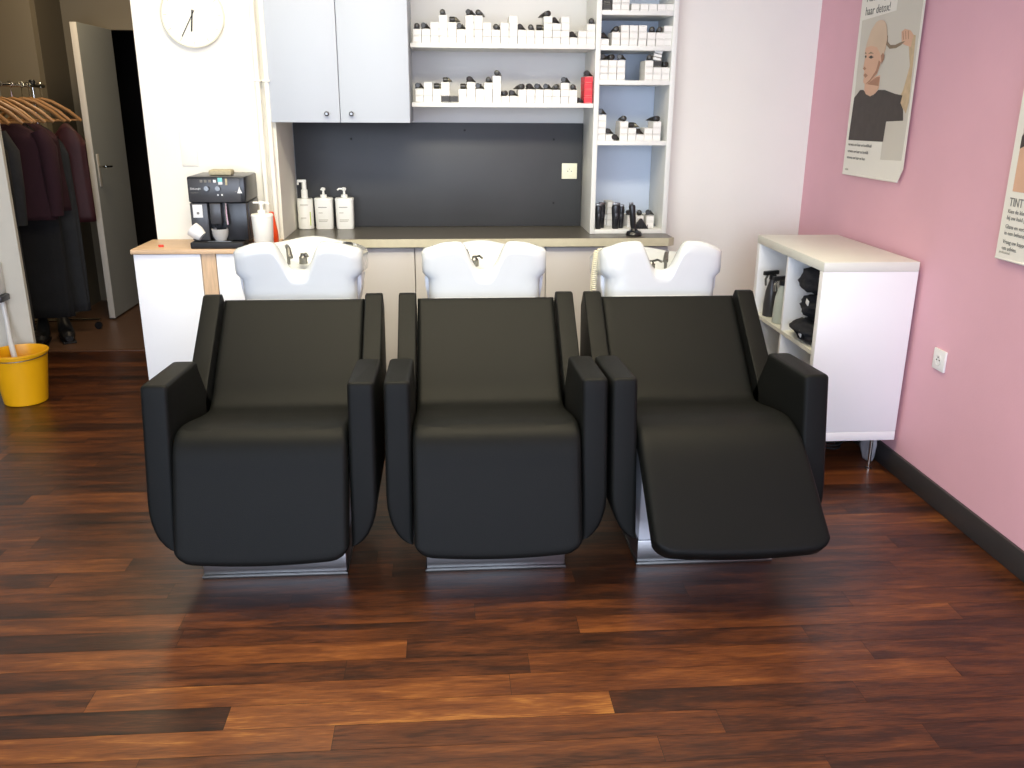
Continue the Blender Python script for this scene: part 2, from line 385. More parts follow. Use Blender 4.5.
for i in range(5):
    x0, x1 = edges[i], edges[i+1]
    lab = ['grey base cabinet under the counter left of the first basin gap', 'grey base cabinet behind the middle basin, left half', 'grey base cabinet behind the middle basin, right half',
           'grey base cabinet left of the right basin', 'grey base cabinet at the right end of the counter'][i]
    t = thing('base_cabinet', lab, 'cabinet', ((x0+x1)/2, 4.57, 0), group=None)
    w = (x1-x0)/2
    MB().box(-w+0.001, w-0.001, -0.20, 0.22, 0.08, 0.818, 0.001).build('carcass', M['base_grey'], t)
    MB().box(-w+0.002, w-0.002, -0.222, -0.202, 0.085, 0.812, 0.0015).build('door', M['base_grey'], t)
    MB().box(-w+0.002, w-0.002, -0.17, 0.2, 0.0, 0.079).build('plinth', M['skirt'], t)

# coffee cabinet
t = thing('coffee_cabinet', 'white two-door cabinet with a pale oak top under the coffee machine', 'cabinet', (-1.10, 4.18, 0))
L0 = (-1.10, 4.18, 0)
lb(MB(), L0, -1.412, -0.792, 4.020, 4.338, 0.842, 0.862, 0.0015).build('top', M['oak'], t)
lb(MB(), L0, -1.402, -0.795, 4.055, 4.336, 0.06, 0.841).build('carcass', M['oakv'], t)
lb(MB(), L0, -1.108, -1.046, 4.036, 4.0545, 0.07, 0.8415).build('divider', M['oakv'], t)
lb(MB(), L0, -1.405, -1.112, 4.034, 4.054, 0.07, 0.838, 0.0015).build('door', M['white_lam'], t)
lb(MB(), L0, -1.042, -0.796, 4.034, 4.054, 0.07, 0.838, 0.0015).build('door', M['white_lam'], t)
lb(MB(), L0, -1.39, -0.80, 4.08, 4.33, 0.0, 0.059).build('plinth', M['skirt'], t)

# ------------------------------------------------------------------ backwash chairs
def pad(path, W, T, r=0.018, bow=0.0, cr=0.0, nx=26, ns=26, w2=None, crown=0.0):
    """cushion following a YZ path (list of (y,z)); W width, T thickness; bowed, rounded end"""
    P = [Vector((0, y, z)) for y, z in path]
    seg = [(P[i+1]-P[i]).length for i in range(len(P)-1)]; Ltot = sum(seg)
    def at(s):
        s = max(0, min(Ltot, s)); i = 0
        while i < len(seg)-1 and s > seg[i]: s -= seg[i]; i += 1
        return P[i].lerp(P[i+1], min(1, s/seg[i]))
    def nrm(s):
        d = (at(s+0.012)-at(s-0.012)).normalized()
        return Vector((0, -d.z, d.y)) if True else None
    def dist_list(n, L, rr):
        o = [0, .12*rr, .3*rr, .6*rr, rr]; mid = [rr+(L-2*rr)*k/(n) for k in range(1, n)]
        return o + mid + [L-q for q in o[::-1]]
    us = dist_list(nx, W, r); fr = [q/Ltot for q in dist_list(ns, Ltot, r)]
    def send(x):
        a = abs(x)/(W/2); e = Ltot - bow*a*a
        if cr > 0:
            q = (abs(x)-(W/2-cr))/cr
            if q > 0: e -= cr*(1-math.sqrt(max(0, 1-q*q)))*0.9
        return e
    mb = MB(); top = []; bot = []
    for u in us:
        x = u - W/2; se = send(x); rt = []; rb = []
        for k, g in enumerate(fr):
            s = g*se
            d = min(u, W-u, s, se-s); d = max(0, d)
            h = T/2 - r + (math.sqrt(max(0, r*r-(r-d)**2)) if d < r else r)
            cc = crown*(1-(x/(W/2))**2)*math.sin(PI*g)
            xx = x * (1 if w2 is None else 1+(w2/W-1)*g)
            c = at(s); n = nrm(s)
            rt.append(mb.bm.verts.new(Vector((xx, 0, 0))+c+n*(h+cc))); rb.append(mb.bm.verts.new(Vector((xx, 0, 0))+c-n*h))
        top.append(rt); bot.append(rb)
    for A, fl in ((top, False), (bot, True)):
        for i in range(len(A)-1):
            for j in range(len(A[0])-1):
                q = (A[i][j], A[i+1][j], A[i+1][j+1], A[i][j+1]); mb.bm.faces.new(q[::-1] if fl else q)
    n_, m_ = len(top), len(top[0])
    loop = [(i, 0) for i in range(n_)] + [(n_-1, j) for j in range(1, m_)] + [(i, m_-1) for i in range(n_-2, -1, -1)] + [(0, j) for j in range(m_-2, 0, -1)]
    for a, b in zip(loop, loop[1:]+loop[:1]):
        mb.bm.faces.new((top[a[0]][a[1]], top[b[0]][b[1]], bot[b[0]][b[1]], bot[a[0]][a[1]]))
    return mb
def curve(pts, n=10):
    """Catmull-Rom through (y,z) points"""
    out = []; p = [pts[0]] + list(pts) + [pts[-1]]
    for i in range(1, len(p)-2):
        for k in range(n):
            t_ = k/n; a, b, c, d = p[i-1], p[i], p[i+1], p[i+2]
            out.append(tuple(0.5*((2*b[q])+(-a[q]+c[q])*t_+(2*a[q]-5*b[q]+4*c[q]-d[q])*t_*t_+(-a[q]+3*b[q]-3*c[q]+d[q])*t_**3) for q in (0, 1)))
    out.append(tuple(pts[-1])); return out

YB = 3.0   # local origin depth
def arm_mesh(sgn):
    # rounded-rect rings per height
    def yfront(z): return 2.585 - YB - 0.085*max(0, (0.66-z))/0.48
    def yback(z):
        if z > 0.52: return 2.93 + (0.640-min(z, 0.640))/(0.12)*0.075 - YB
        return 3.005 - YB + min(0.12, (0.52-z)*0.8)
    zs = [0.165, 0.169, 0.18, 0.2, 0.225, 0.25, 0.28, 0.32, 0.40, 0.50, 0.52, 0.54, 0.58, 0.62, 0.637]
    rings = []
    def ring(xa, xb, ya, yb, z0, slope, r):
        pts = []
        r = min(r, (xb-xa)/2.05, (yb-ya)/2.05)
        for cx, cy, a0 in ((xb-r, ya+r, -PI/2), (xb-r, yb-r, 0), (xa+r, yb-r, PI/2), (xa+r, ya+r, PI)):
            for k in range(5):
                a = a0 + k*PI/8
                px, py = cx+r*math.cos(a), cy+r*math.sin(a)
                pts.append(Vector((px*1.0, py, z0 + slope*(py))))
        return pts
    xi, xo = 0.268, 0.350
    for z in zs:
        q = max(0, min(1, (z-0.165)/0.15))
        xo_ = xi+0.004 + (xo-xi-0.004)*math.sqrt(max(0, 1-(1-q)**2))
        rings.append(ring(xi, xo_, yfront(z), yback(z), z, 0, 0.014))
    # top with slight back-down slope and rounded rim
    for k, (ins, up) in enumerate(((0.0, 0.019), (0.002, 0.024), (0.006, 0.0275), (0.012, 0.029))):
        rings.append(ring(xi+ins, xo-ins, yfront(0.66)+ins, 2.925-YB-ins, 0.637+up, 0, 0.014))
    if sgn < 0: rings = [[Vector((-p.x, p.y, p.z)) for p in r] for r in rings]
    mb = MB().rings(rings)
    # slope the top: lower the rear a little, raise the front
    for v in mb.bm.verts:
        if v.co.z > 0.55:
            w = (v.co.z-0.55)/0.11
            v.co.z += w*(-0.055*(v.co.y+0.24))
    return mb

def basin_mesh():
    cy = 0.235; TH = 120
    def R(a):
        c, s = math.cos(a), math.sin(a)
        n = 11.0 if s < 0 else 2.6
        A = 0.250; B = cy if s < 0 else 0.27
        return 1.0/((abs(c)/A)**n + (abs(s)/B)**n)**(1/n)
    def sm(x): x = max(0, min(1, x)); return x*x*(3-2*x)
    def rim(x, y):
        z = 0.0
        z += 0.012*sm(1-abs(abs(x)-0.115)/0.12)*sm(1-(y/0.16)) - 0.016*sm((abs(x)-0.16)/0.085) - 0.205*max(0, y-0.05)
        z += 0.030*sm(1-abs(x)/0.19)*sm((y-0.22)/0.22)      # raised rear lip
        notch = sm(1-(abs(x)-0.022)/0.072)
        z -= 0.100*notch*sm((0.24-y)/0.20)
        return z
    rings = []
    ts = [0.04, .12, .22, .34, .46, .57, .67, .75, .81, .86, .90, .935, .965, .985, 1.0]
    for t_ in ts:
        ring = []
        for i in range(TH):
            a = 2*PI*i/TH; r = R(a)*t_
            x, y = r*math.cos(a), cy + r*math.sin(a)
            z = rim(x, y)
            if t_ < 0.86: z -= 0.165*(1-sm((t_-0.30)/0.56)) 
            if t_ > 0.92: z -= 0.017*((t_-0.92)/0.08)**2.4
            z -= 0.022*sm(1-(abs(x)-0.03)/0.075)*sm((0.24-y)/0.2)*sm((t_-0.82)/0.18)
            z = max(z, -0.17)
            ring.append(Vector((x, y, z)))
        rings.append(ring)
    base = rings[-1]
    for f, sx, sy in ((0.10, 1.0, 1.0), (0.20, 1.0, 0.99), (0.27, 0.990, 0.97), (0.32, 0.925, 0.95), (0.35, 0.900, 0.93), (0.44, 0.893, 0.90), (0.65, 0.885, 0.80), (0.88, 0.88, 0.62), (1.0, 0.86, 0.5)):
        ring = []
        for p in base:
            z = p.z + (-0.34-p.z)*f
            ring.append(Vector((p.x*sx, p.y*sy if p.y > 0 else p.y, z)))
        rings.append(ring)
    mb = MB().rings(rings)
    return mb

def make_unit(cx, label, raised=False, tilt=0.0, hose_side=None, lever=1):
    t = thing('backwash_chair', label, 'salon chair', (cx, YB, 0), group=None)
    s = lambda pts: [(y-YB, z) for y, z in pts]
    LT = M['leather']
    # pedestal
    MB().box(-0.232, 0.232, 2.622-YB, 3.30-YB, 0.010, 0.088, 0.002).build('steel_base', M['steel'], t)
    MB().box(-0.236, 0.236, 2.612-YB, 3.31-YB, 0.0, 0.009, 0.001).build('foot_plate', M['nickel'], t)
    MB().box(-0.230, 0.230, 2.626-YB, 3.28-YB, 0.0885, 0.415, 0.004).build('pedestal_body', M['body_white'], t)
    # seat, leg rest, back rest (centre lines sit half a cushion under the visible skin)
    bk = [(3.354, 0.760), (3.25, 0.664), (3.12, 0.541), (3.045, 0.470), (2.985, 0.436), (2.90, 0.442), (2.80, 0.462)]
    if not raised:
        fr_ = [(2.70, 0.484), (2.63, 0.494), (2.588, 0.486), (2.565, 0.452), (2.545, 0.39), (2.505, 0.27), (2.462, 0.128)]
    else:
        fr_ = [(2.72, 0.476), (2.66, 0.482), (2.60, 0.472), (2.545, 0.436), (2.47, 0.362), (2.39, 0.278), (2.303, 0.190)]
    path = curve(bk+fr_, 6)
    whole = pad(s(path), 0.528, 0.066, r=0.018, bow=0.014, cr=0.055, ns=90)
    if raised:
        for v in whole.bm.verts:
            q = max(0, min(1, (2.60-YB-v.co.y)/0.30)); v.co.x = v.co.x*(1+0.035*q) + 0.020*q
    for nm, keep in (('backrest', lambda y: y > 3.0-YB), ('seat', lambda y: 2.60-YB < y <= 3.0-YB), ('leg_rest', lambda y: y <= 2.60-YB)):
        mb = MB(); mb.bm.free(); mb.bm = whole.bm.copy()
        dele = [f for f in mb.bm.faces if not keep(f.calc_center_median().y)]
        bmesh.ops.delete(mb.bm, geom=dele, context='FACES')
        mb.build(nm, LT, t, ang=180)
    whole.bm.free()
    if raised:
        for sx in (-1, 1):
            MB().tube([(sx*0.17, 2.66-YB, 0.36), (sx*0.17, 2.50-YB, 0.33)], 0.012).build('leg_rest_arm', M['steel'], t)
    for sx in (-1, 1):
        a, b = (0.268, 0.334) if sx > 0 else (-0.334, -0.268)
        poly = s([(2.965, 0.49), (3.00, 0.530), (3.305, 0.800), (3.335, 0.800), (3.385, 0.735), (3.36, 0.45), (3.20, 0.25), (2.965, 0.25)])
        MB().prism(poly, 'x', a, b, 0.006, 3).build('side_wing', LT, t)
        arm_mesh(sx).build('armrest', LT, t, ang=50)
    MB().box(-0.20, 0.20, 3.405-YB, 3.42-YB, 0.35, 0.76, 0.003).build('back_panel', M['body_white'], t)
    # column carrying the basin
    MB().lathe([(0.15, 0.0), (0.15, 0.30), (0.17, 0.50), (0.19, 0.60)], (0, 3.62-YB, 0.0), 32, sy=0.95).build('basin_column', M['body_white'], t)
    b = basin_mesh().build('basin', M['ceramic'], t, ang=60)
    b.location = (0, 3.43-YB, 0.965); b.rotation_euler = (tilt, 0, 0)
    # tap at the rear, lever, spray hose inside the bowl
    lx = 0.085*lever; dz = -0.072
    MB().tube([(lx, 0.30, -0.07+dz), (lx, 0.30, -0.01+dz), (lx*0.97, 0.27, 0.014+dz), (lx*0.8, 0.23, 0.010+dz), (lx*0.7, 0.205, -0.02+dz)], [0.007, 0.007, 0.008, 0.009, 0.012]).build('spray_head', M['nickel'], b)
    MB().lathe([(0.018, -0.02), (0.018, 0.008), (0.012, 0.014), (0.010, 0.024), (0.004, 0.026)], (lx*0.35, 0.335, -0.055+dz), 16).tube([(lx*0.35, 0.335, -0.035+dz), (lx*0.35+0.02, 0.30, -0.025+dz), (lx*0.35+0.03, 0.27, -0.03+dz)], 0.005).build('mixer_tap', M['nickel'], b)
    MB().lathe([(0.028, 0.0), (0.028, 0.004), (0.02, 0.006)], (0, 0.20, -0.21), 20).build('drain', M['chrome'], b)
    MB().lathe([(0.022, -0.03), (0.022, 0.0035), (0.015, 0.005)], (0.165, 0.30, -0.056), 20).build('rim_cap', M['nickel'], b)
    for sx in (-1, 1):   # hand recesses low on the sides
        MB().prism([(sx*0.205, -0.118), (sx*0.232, -0.122), (sx*0.240, -0.140), (sx*0.236, -0.18), (sx*0.222, -0.26), (sx*0.205, -0.26)], 'y', 0.07, 0.24, 0.006).build('side_grip', M['body_white'], b)
    if hose_side:
        hx = hose_side
        pts = []
        for k in range(560):
            q = k/559; a = k*0.46
            bx = hx*(0.250+0.012*math.sin(q*PI)); bz = -0.025 - 0.33*q
            if q < 0.04: bx -= hx*0.02*(1-q/0.04)
            pts.append((bx+0.011*math.cos(a), 0.10+0.011*math.sin(a), bz))
        MB().tube(pts, 0.0028, 6).build('coiled_hose', M['hose_cream'], b)
        MB().box(-hx*0.246-0.006, -hx*0.246+0.006, 0.06, 0.16, -0.125, -0.04, 0.004).build('towel_clip', M['hose_cream'], b)
    return t
make_unit(-0.583, 'charcoal leather backwash chair with white basin beside the coffee cabinet', tilt=math.radians(3.5), lever=-1)
make_unit(0.146, 'middle charcoal leather backwash chair with its basin in front of the counter', tilt=math.radians(1.0), lever=-1)
make_unit(0.858, 'charcoal leather backwash chair with its leg rest swung forward, beside the white cube shelf', raised=True, tilt=math.radians(-3.0), hose_side=-1, lever=1)

# ------------------------------------------------------------------ cube shelf by the pink wall
KX0, KX1, KY0, KY1, KZ0, KZ1 = 1.478, 1.868, 3.330, 4.100, 0.150, 0.905
t = thing('cube_shelf', 'white four-cube shelf on thin metal legs against the pink wall', 'shelf unit', (1.673, 3.715, 0))
L0 = (1.673, 3.715, 0)
lb(MB(), L0, KX0, KX1, KY0, KY1, KZ1-0.038, KZ1, 0.0015).build('top_panel', M['kallax_in'], t)
lb(MB(), L0, KX0, KX1, KY0, KY1, KZ0, KZ0+0.038, 0.0015).build('bottom_panel', M['white_lam'], t)
for a, b in ((KY0, KY0+0.036), (KY1-0.036, KY1)):
    lb(MB(), L0, KX0+0.0005, KX1-0.0005, a+0.0005, b-0.0005, KZ0+0.0385, KZ1-0.0385, 0.001).build('side_panel', M['white_lam'], t)
lb(MB(), L0, KX0+0.004, KX1-0.004, KY0+0.037, KY1-0.037, 0.519, 0.535).build('shelf', M['kallax_in'], t)
for z0, z1 in ((KZ0+0.039, 0.5185), (0.5355, KZ1-0.039)):
    lb(MB(), L0, KX0+0.004, KX1-0.004, 3.707, 3.723, z0, z1).build('divider', M['white_lam'], t)
lb(MB(), L0, KX1-0.006, KX1-0.001, KY0+0.037, KY1-0.037, KZ0+0.039, KZ1-0.039).build('back_panel', M['white_lam'], t)
for x in (1.515, 1.795):
    for y in (3.375, 4.05):
        MB().lathe([(0.014, 0.0), (0.014, 0.006), (0.007, 0.010), (0.007, 0.149)], (x-L0[0], y-L0[1], 0), 16).build('leg', M['chrome'], t)

def spray(x, y, z, m, label, rz, lev):
    t = thing('spray_bottle', label, 'spray bottle', (x, y, z), rz)
    MB().lathe([(0.030, 0.0), (0.034, 0.004), (0.033, 0.06), (0.028, 0.12), (0.016, 0.165), (0.014, 0.175)], seg=24).build('bottle', m, t)
    MB().lathe([(0.017, 0.176), (0.017, 0.195), (0.013, 0.20)], seg=16).box(-0.055, 0.03, -0.010, 0.010, 0.198, 0.218, 0.004).build('sprayer_head', M['plastic_black'], t)
    MB().tube([(-0.03, 0, 0.2), (-0.045, 0, 0.18), (-0.04, 0, 0.15)], 0.005).build('trigger', lev, t)
    return t
spray(1.528, 3.990, 0.536, M['plastic_dark'], 'black spray bottle in the far upper cube of the white shelf', 0.4, M['nickel'])
spray(1.524, 3.850, 0.536, M['frost'], 'frosted spray bottle with black trigger head in the far upper cube', 0.3, M['chrome'])

# ---- soft lumps of black cloth
def lump(c, rad, seed, m=None, parent=None, name='cloth', sub=4, flat=1.0, amp=0.28, fr=2.2):
    from mathutils import noise as NZ
    bm = bmesh.new(); bmesh.ops.create_icosphere(bm, subdivisions=sub, radius=1)
    for v in bm.verts:
        d = v.co.normalized()
        n = NZ.noise(d*fr+Vector((seed*3.1, seed, 0)))*amp + NZ.noise(d*fr*3+Vector((0, seed, 5)))*amp*0.35
        v.co = Vector((d.x*rad[0]*(1+n), d.y*rad[1]*(1+n), max(-0.97*rad[2], d.z*rad[2]*(1+n))*flat))+Vector(c)
    mb = MB(); mb.bm.free(); mb.bm = bm
    return mb.build(name, m or M['cloth_black'], parent, ang=180)
tw = [((1.575, 3.535, 0.576), (0.10, 0.165, 0.041), 'black towel bulging out at the bottom of the near upper cube'),
      ((1.60, 3.515, 0.674), (0.095, 0.145, 0.062), 'black towel in the middle of the pile in the near upper cube'),
      ((1.58, 3.525, 0.792), (0.09, 0.150, 0.062), 'black towel on top of the pile in the near upper cube')]
for i, (c_, r_, lab) in enumerate(tw):
    o = lump((0, 0, 0), r_, i+1.3, name='black_towel'); o.location = c_; tag(o, lab, 'towel', 'black towels in the cube shelf')
    if i in (0, 1):
        MB().box(-0.002, 0.001, -0.014, 0.014, -0.010, 0.012, 0.001, rot=Matrix.Rotation(0.3, 3, 'X')).build('care_label', M['print_white'], o).location = (-r_[0]*1.0, -0.05 if i == 0 else 0.0, 0.0 if i == 0 else 0.03)
o = lump((0, 0, 0), (0.07, 0.06, 0.13), 9.1, name='black_cloth_bundle'); o.location = (1.60, 3.78, 0.33)
o.location.z = 0.189+0.13; tag(o, 'dark bundle of cloth in the far lower cube of the white shelf', 'cloth')

# things under the cube shelf
from mathutils import noise as NZ
def bag():
    mb = MB(); rings = []
    for k in range(16):
        q = k/15; z = 0.004+0.140*q
        ring = []
        for i in range(28):
            a = 2*PI*i/28
            r = 0.030*(0.75+0.35*math.sin(q*PI))*(1+0.30*NZ.noise(Vector((math.cos(a)*2, math.sin(a)*2, q*4))))
            ring.append(Vector((r*math.cos(a)*0.7, r*math.sin(a)*1.6, z)))
        rings.append(ring)
    return mb.rings(rings)
o = bag().build('plastic_bag', M['bag_clear'], ang=180); o.location = (1.838, 3.48, 0.0)
tag(o, 'crumpled clear plastic bag behind the metal leg of the white cube shelf', 'bag')
cb = MB()
pts = []
rq = random.Random(3)
for k in range(90):
    a = k*0.33; pts.append((0.055*math.cos(a)*(1+0.2*math.sin(k*.2)), 0.05*math.sin(a), 0.008+0.0009*k+0.006*math.sin(k*0.7)))
o = cb.tube(pts, 0.005, 6).build('cable_coil', M['matte_black']); o.location = (1.72, 3.62, 0.0)
tag(o, 'coil of dark cable on the floor under the white cube shelf', 'cable')

# ------------------------------------------------------------------ boxes on the shelves
BW, BH, BD = 0.0400, 0.0306, 0.125
def carton(m, name='hair_dye_box'):
    mb = MB().box(-BW/2+.0003, BW/2-.0003, 0, BD, 0, BH, 0.0012, seg=1)
    mb.box(-BW/2+0.004, BW/2-0.004, -0.0004, 0.001, 0.0035, 0.0046, mi=1)
    mb.box(-BW/2+0.003, BW/2-0.003, -0.0003, 0.001, BH-0.0036, BH-0.0030, mi=1)
    return mb.build(name, [m, M['print_pale']])
ORD = ['bottom', 'second', 'third', 'fourth', 'fifth']
NUM = ['first', 'second', 'third', 'fourth', 'fifth', 'sixth', 'seventh', 'eighth', 'ninth', 'tenth', 'eleventh', 'twelfth', 'thirteenth',
       'fourteenth', 'fifteenth', 'sixteenth', 'seventeenth', 'eighteenth', 'nineteenth', 'twentieth', 'twenty-first']
proto = carton(M['carton']); proto_used = [False]
def place_box(x, y, z, label, group, m=None, rz=0.0):
    if m is None:
        if not proto_used[0]: o = proto; proto_used[0] = True
        else: o = proto.copy(); C.objects.link(o)
    else:
        o = protos[m] if not used[m] else protos[m].copy()
        if used[m]: C.objects.link(o)
        used[m] = True
    o.location = (x, y, z); o.rotation_euler = (0, 0, rz)
    tag(o, label, 'box', group); return o
protos = {'red': carton(M['red_carton'], 'red_dye_box'), 'black': carton(M['black_carton'], 'black_dye_box')}
used = {'red': False, 'black': False}
# colour tubes resting on the stacks
def make_tube(kind):
    t = bpy.data.objects.new('dye_tube', None); C.objects.link(t); t.empty_display_size = 0.02
    r = 0.0115
    if kind == 0:      # cap towards the viewer
        MB().lathe([(r*0.7, -0.001), (r, 0.001), (r, 0.022), (r*0.8, 0.024)], (0, 0, r), 14, 'y').build('cap', M['tube_black'], t)
        MB().rings([[Vector((w*math.cos(a), y, h*math.sin(a)+zc)) for a in [2*PI*k/14 for k in range(14)]] for y, w, h, zc in
                    ((0.024, 0.009, 0.009, r), (0.028, 0.0115, 0.0115, r), (0.07, 0.0125, 0.008, 0.009), (0.10, 0.0135, 0.0015, 0.003))]).build('foil_body', M['tube_black'], t)
    elif kind == 1:    # lying across, crimped tail to the side
        MB().lathe([(r*0.75, -0.011), (r, -0.009), (r, 0.010), (r*0.75, 0.012)], (0, 0.014, r), 14, 'x').build('cap', M['tube_black'], t)
        MB().rings([[Vector((x, 0.014+w*math.cos(a), h*math.sin(a)+zc)) for a in [2*PI*k/14 for k in range(14)]] for x, w, h, zc in
                    ((0.012, 0.009, 0.009, r), (0.016, 0.011, 0.011, r), (0.026, 0.012, 0.006, 0.0075), (0.034, 0.013, 0.0015, 0.004))]).build('foil_body', M['tube_grey'], t)
    else:              # crumpled used tube
        MB().lathe([(r*0.8, -0.001), (r*0.95, 0.001), (r*0.95, 0.02), (r*0.8, 0.022)], (-0.008, 0, r*1.2), 14, 'y').build('cap', M['tube_black'], t)
        MB().rings([[Vector((x, 0.016+w*math.cos(a), h*math.sin(a)+zc)) for a in [2*PI*k/12 for k in range(12)]] for x, w, h, zc in
                    ((-0.018, 0.012, 0.002, 0.003), (-0.008, 0.012, 0.006, 0.009), (0.004, 0.011, 0.010, 0.013), (0.012, 0.011, 0.005, 0.007), (0.019, 0.012, 0.002, 0.003))]).build('foil_body', M['tube_black'], t)
    return t
tprotos = [make_tube(k) for k in range(3)]; tused = [False]*3
def place_tube(kind, x, y, z, label, group, rz=0.0, s=1.0):
    src = tprotos[kind]
    if not tused[kind]: o = src; tused[kind] = True
    else:
        o = src.copy(); C.objects.link(o)
        for ch in src.children:
            c = ch.copy(); C.objects.link(c); c.parent = o
    o.location = (x, y, z); o.rotation_euler = (0, 0, rz); o.scale = (s, s, s)
    tag(o, label, 'tube', group); return o
rb = random.Random(11)
P_ = 0.04155
def stack(x, z0, n, lab, grp, top=None, y=4.478, kinds=(0, 1, 2), cn=None, red=False):
    for k in range(n):
        pos = 'alone' if n == 1 else ('bottom' if k == 0 else ('top' if k == n-1 else ORD[k]+' up'))
        place_box(x+rb.uniform(-.0006, .0006), y+rb.uniform(0, .004), z0+k*(BH+0.0004)+0.0002,
                  ('red dye box, ' if red else 'white dye box, ')+pos+' in '+lab, grp, 'red' if red else None)
    if top is not None:
        place_tube(top, x+rb.uniform(-.003, .003), y+0.010, z0+n*(BH+0.0004)+0.0004, 'dark dye tube resting on '+lab, 'dye tubes lying on the stacked boxes', rb.uniform(-.25, .25) if top != 1 else 0, 1.15)
# upper long shelf
h1 = [2, 2, 3, 4, 3, 2, 4, 4, 3, 2, 3, 4, 2, 2, 2, 4, 3, 4, 1, 2, 3]
t1 = [0, 2, None, 0, 1, 2, 2, 0, None, 0, None, None, 2, 0, 1, 0, 2, None, 2, None, 0]
for i, (n, tp) in enumerate(zip(h1, t1)):
    stack(-0.1265+i*P_, S1, n, '%s stack from left, upper long shelf' % NUM[i], 'dye boxes on the upper long shelf', tp)
# lower long shelf
h2 = [2, 3, 2, 3, None, 2, 3, 2, 3, 4, 1, 1, 2, 2, 2, 2, 2, 3, 2]
t2 = [2, None, 1, 1, None, 1, 2, 2, 0, 0, 0, 2, 0, 2, 2, 2, 0, 2, 0]
si = 0
for i, (n, tp) in enumerate(zip(h2, t2)):
    x = -0.122+i*P_
    if n is None:
        place_box(x-0.001, 4.478, S2+0.0002, 'dark box lying in the gap between white stacks on the lower long shelf', 'dark boxes on the lower long shelf', 'black'); continue
    if i == 3:
        place_box(x, 4.478, S2+0.0002, 'dark box under two white ones in the fourth stack of the lower long shelf', 'dark boxes on the lower long shelf', 'black')
        for k in (1, 2): place_box(x, 4.479, S2+k*(BH+.0004)+0.0002, 'white dye box, %s in fourth stack from left, lower long shelf' % ('middle' if k == 1 else 'top'), 'dye boxes on the lower long shelf')
        place_tube(1, x, 4.49, S2+3*(BH+.0004)+.0004, 'grey dye tube on the fourth stack of the lower long shelf', 'dye tubes lying on the stacked boxes'); continue
    stack(x, S2, n, '%s white stack from left, lower long shelf' % NUM[si if i < 3 else (i-1)], 'dye boxes on the lower long shelf', tp)
    si += 1
stack(0.700, S2, 4, 'red stack, right end of lower long shelf', 'red dye boxes', 2, red=True)
place_tube(0, 0.645, 4.485, S2+0.0003, 'dark dye tube on the lower long shelf just left of the red stack', 'loose dye tubes', 0.2, 1.2)
place_tube(2, 0.664, 4.50, S2+0.0003, 'crumpled dye tube leaning by the red stack', 'loose dye tubes', -0.2, 1.1)
# tower shelves
def tower(z0, cols, nm):
    k = 0
    for x, n, tp in cols:
        stack(x, z0, n, '%s stack from left, %s' % (NUM[k], nm), 'dye boxes in the shelf tower', tp, y=4.480); k += 1
tower(1.921, [(0.824, 3, None), (0.866, 3, None), (0.915, 1, None), (0.959, 1, None), (1.001, 1, None), (1.042, 1, None), (1.0835-.0005, 1, None)], 'highest tower shelf')
tower(1.763, [(0.774, 1, 2), (0.827, 2, 0), (0.870, 3, None), (0.9125, 3, None), (0.9565, 3, None), (1.0, 2, 0), (1.0425, 2, 0), (1.0795, 3, None)], 'second tower shelf')
tower(1.605, [(0.7735, 3, 2), (0.8155, 3, 0), (0.8575, 3, 2)], 'third tower shelf, left half')
tower(1.605, [(0.9955, 3, 0), (1.037, 2, None), (1.0785, 2, 0)], 'third tower shelf, right half')
tower(1.320, [(0.7735, 4, 2), (0.8150, 1, 2)], 'fourth tower shelf, left half')
tower(1.320, [(0.8845, 3, 0), (0.926, 2, 1), (0.9675, 1, 2), (1.009, 2, None), (1.0505, 3, 0)], 'fourth tower shelf, right half')
# black boxes in the tower
def bbox(x, z, label, w=0.04):
    place_box(x, 4.482, z, label, 'black boxes in the shelf tower', 'black')
bbox(0.777, 1.9212, 'black box at the left end of the highest tower shelf, lower of two')
bbox(0.777, 1.9522, 'black box at the left end of the highest tower shelf, upper of two')
bbox(1.037, 1.6672, 'black box on the middle right stack of the third tower shelf')
# tilted white cartons above that black box
for k in range(4):
    o = place_box(1.036+0.003*k, 4.50, 1.6985+0.0165*k, 'white carton, %s of the slanting pile on the third tower shelf' % ('lowest', 'second', 'third', 'topmost')[k], 'slanting cartons in the shelf tower')
    o.scale = (1.0, 0.9, 0.45); o.rotation_euler = (0, math.radians(12), 0)
place_tube(2, 0.848, 4.482, 1.3204, 'brownish dye tube between the stacks on the fourth tower shelf', 'loose dye tubes', 0.1, 1.3)

# bottom tower shelf: clippers, cartons, trimmer parts
E0 = 0.8822
def clipper(x, y, z, label, h=0.125, rz=0.0, w=0.017, name='hair_clipper'):
    t = thing(name, label, 'clipper', (x, y, z), rz)
    MB().rings([[Vector((w*sx*math.cos(a), 0.014*sx*math.sin(a), hz)) for a in [2*PI*k/18 for k in range(18)]] for hz, sx in
                ((0.0, 0.7), (0.004, 0.85), (h*0.35, 0.9), (h*0.6, 1.05), (h*0.8, 1.1), (h*0.9, 1.0))]).build('body', M['plastic_black'], t)
    MB().box(-w*0.9, w*0.9, -0.012, 0.010, h*0.9, h, 0.002).build('blade', M['nickel'], t)
    MB().box(-w*0.35, w*0.35, -0.016, -0.011, h*0.4, h*0.62, 0.002).build('grip_plate', M['plastic_dark'], t)
    return t
clipper(0.775, 4.50, E0, 'black hair clipper standing at the left end of the lowest tower shelf', 0.128)
clipper(0.800, 4.545, E0, 'black hair clipper half behind the cartons on the lowest tower shelf', 0.13, 0.2)
clipper(0.866, 4.505, E0, 'wide black hair clipper standing in the middle of the lowest tower shelf', 0.132, 0.0, 0.021)
clipper(0.897, 4.53, E0, 'black hair clipper right of the wide one on the lowest tower shelf', 0.12, -0.1)
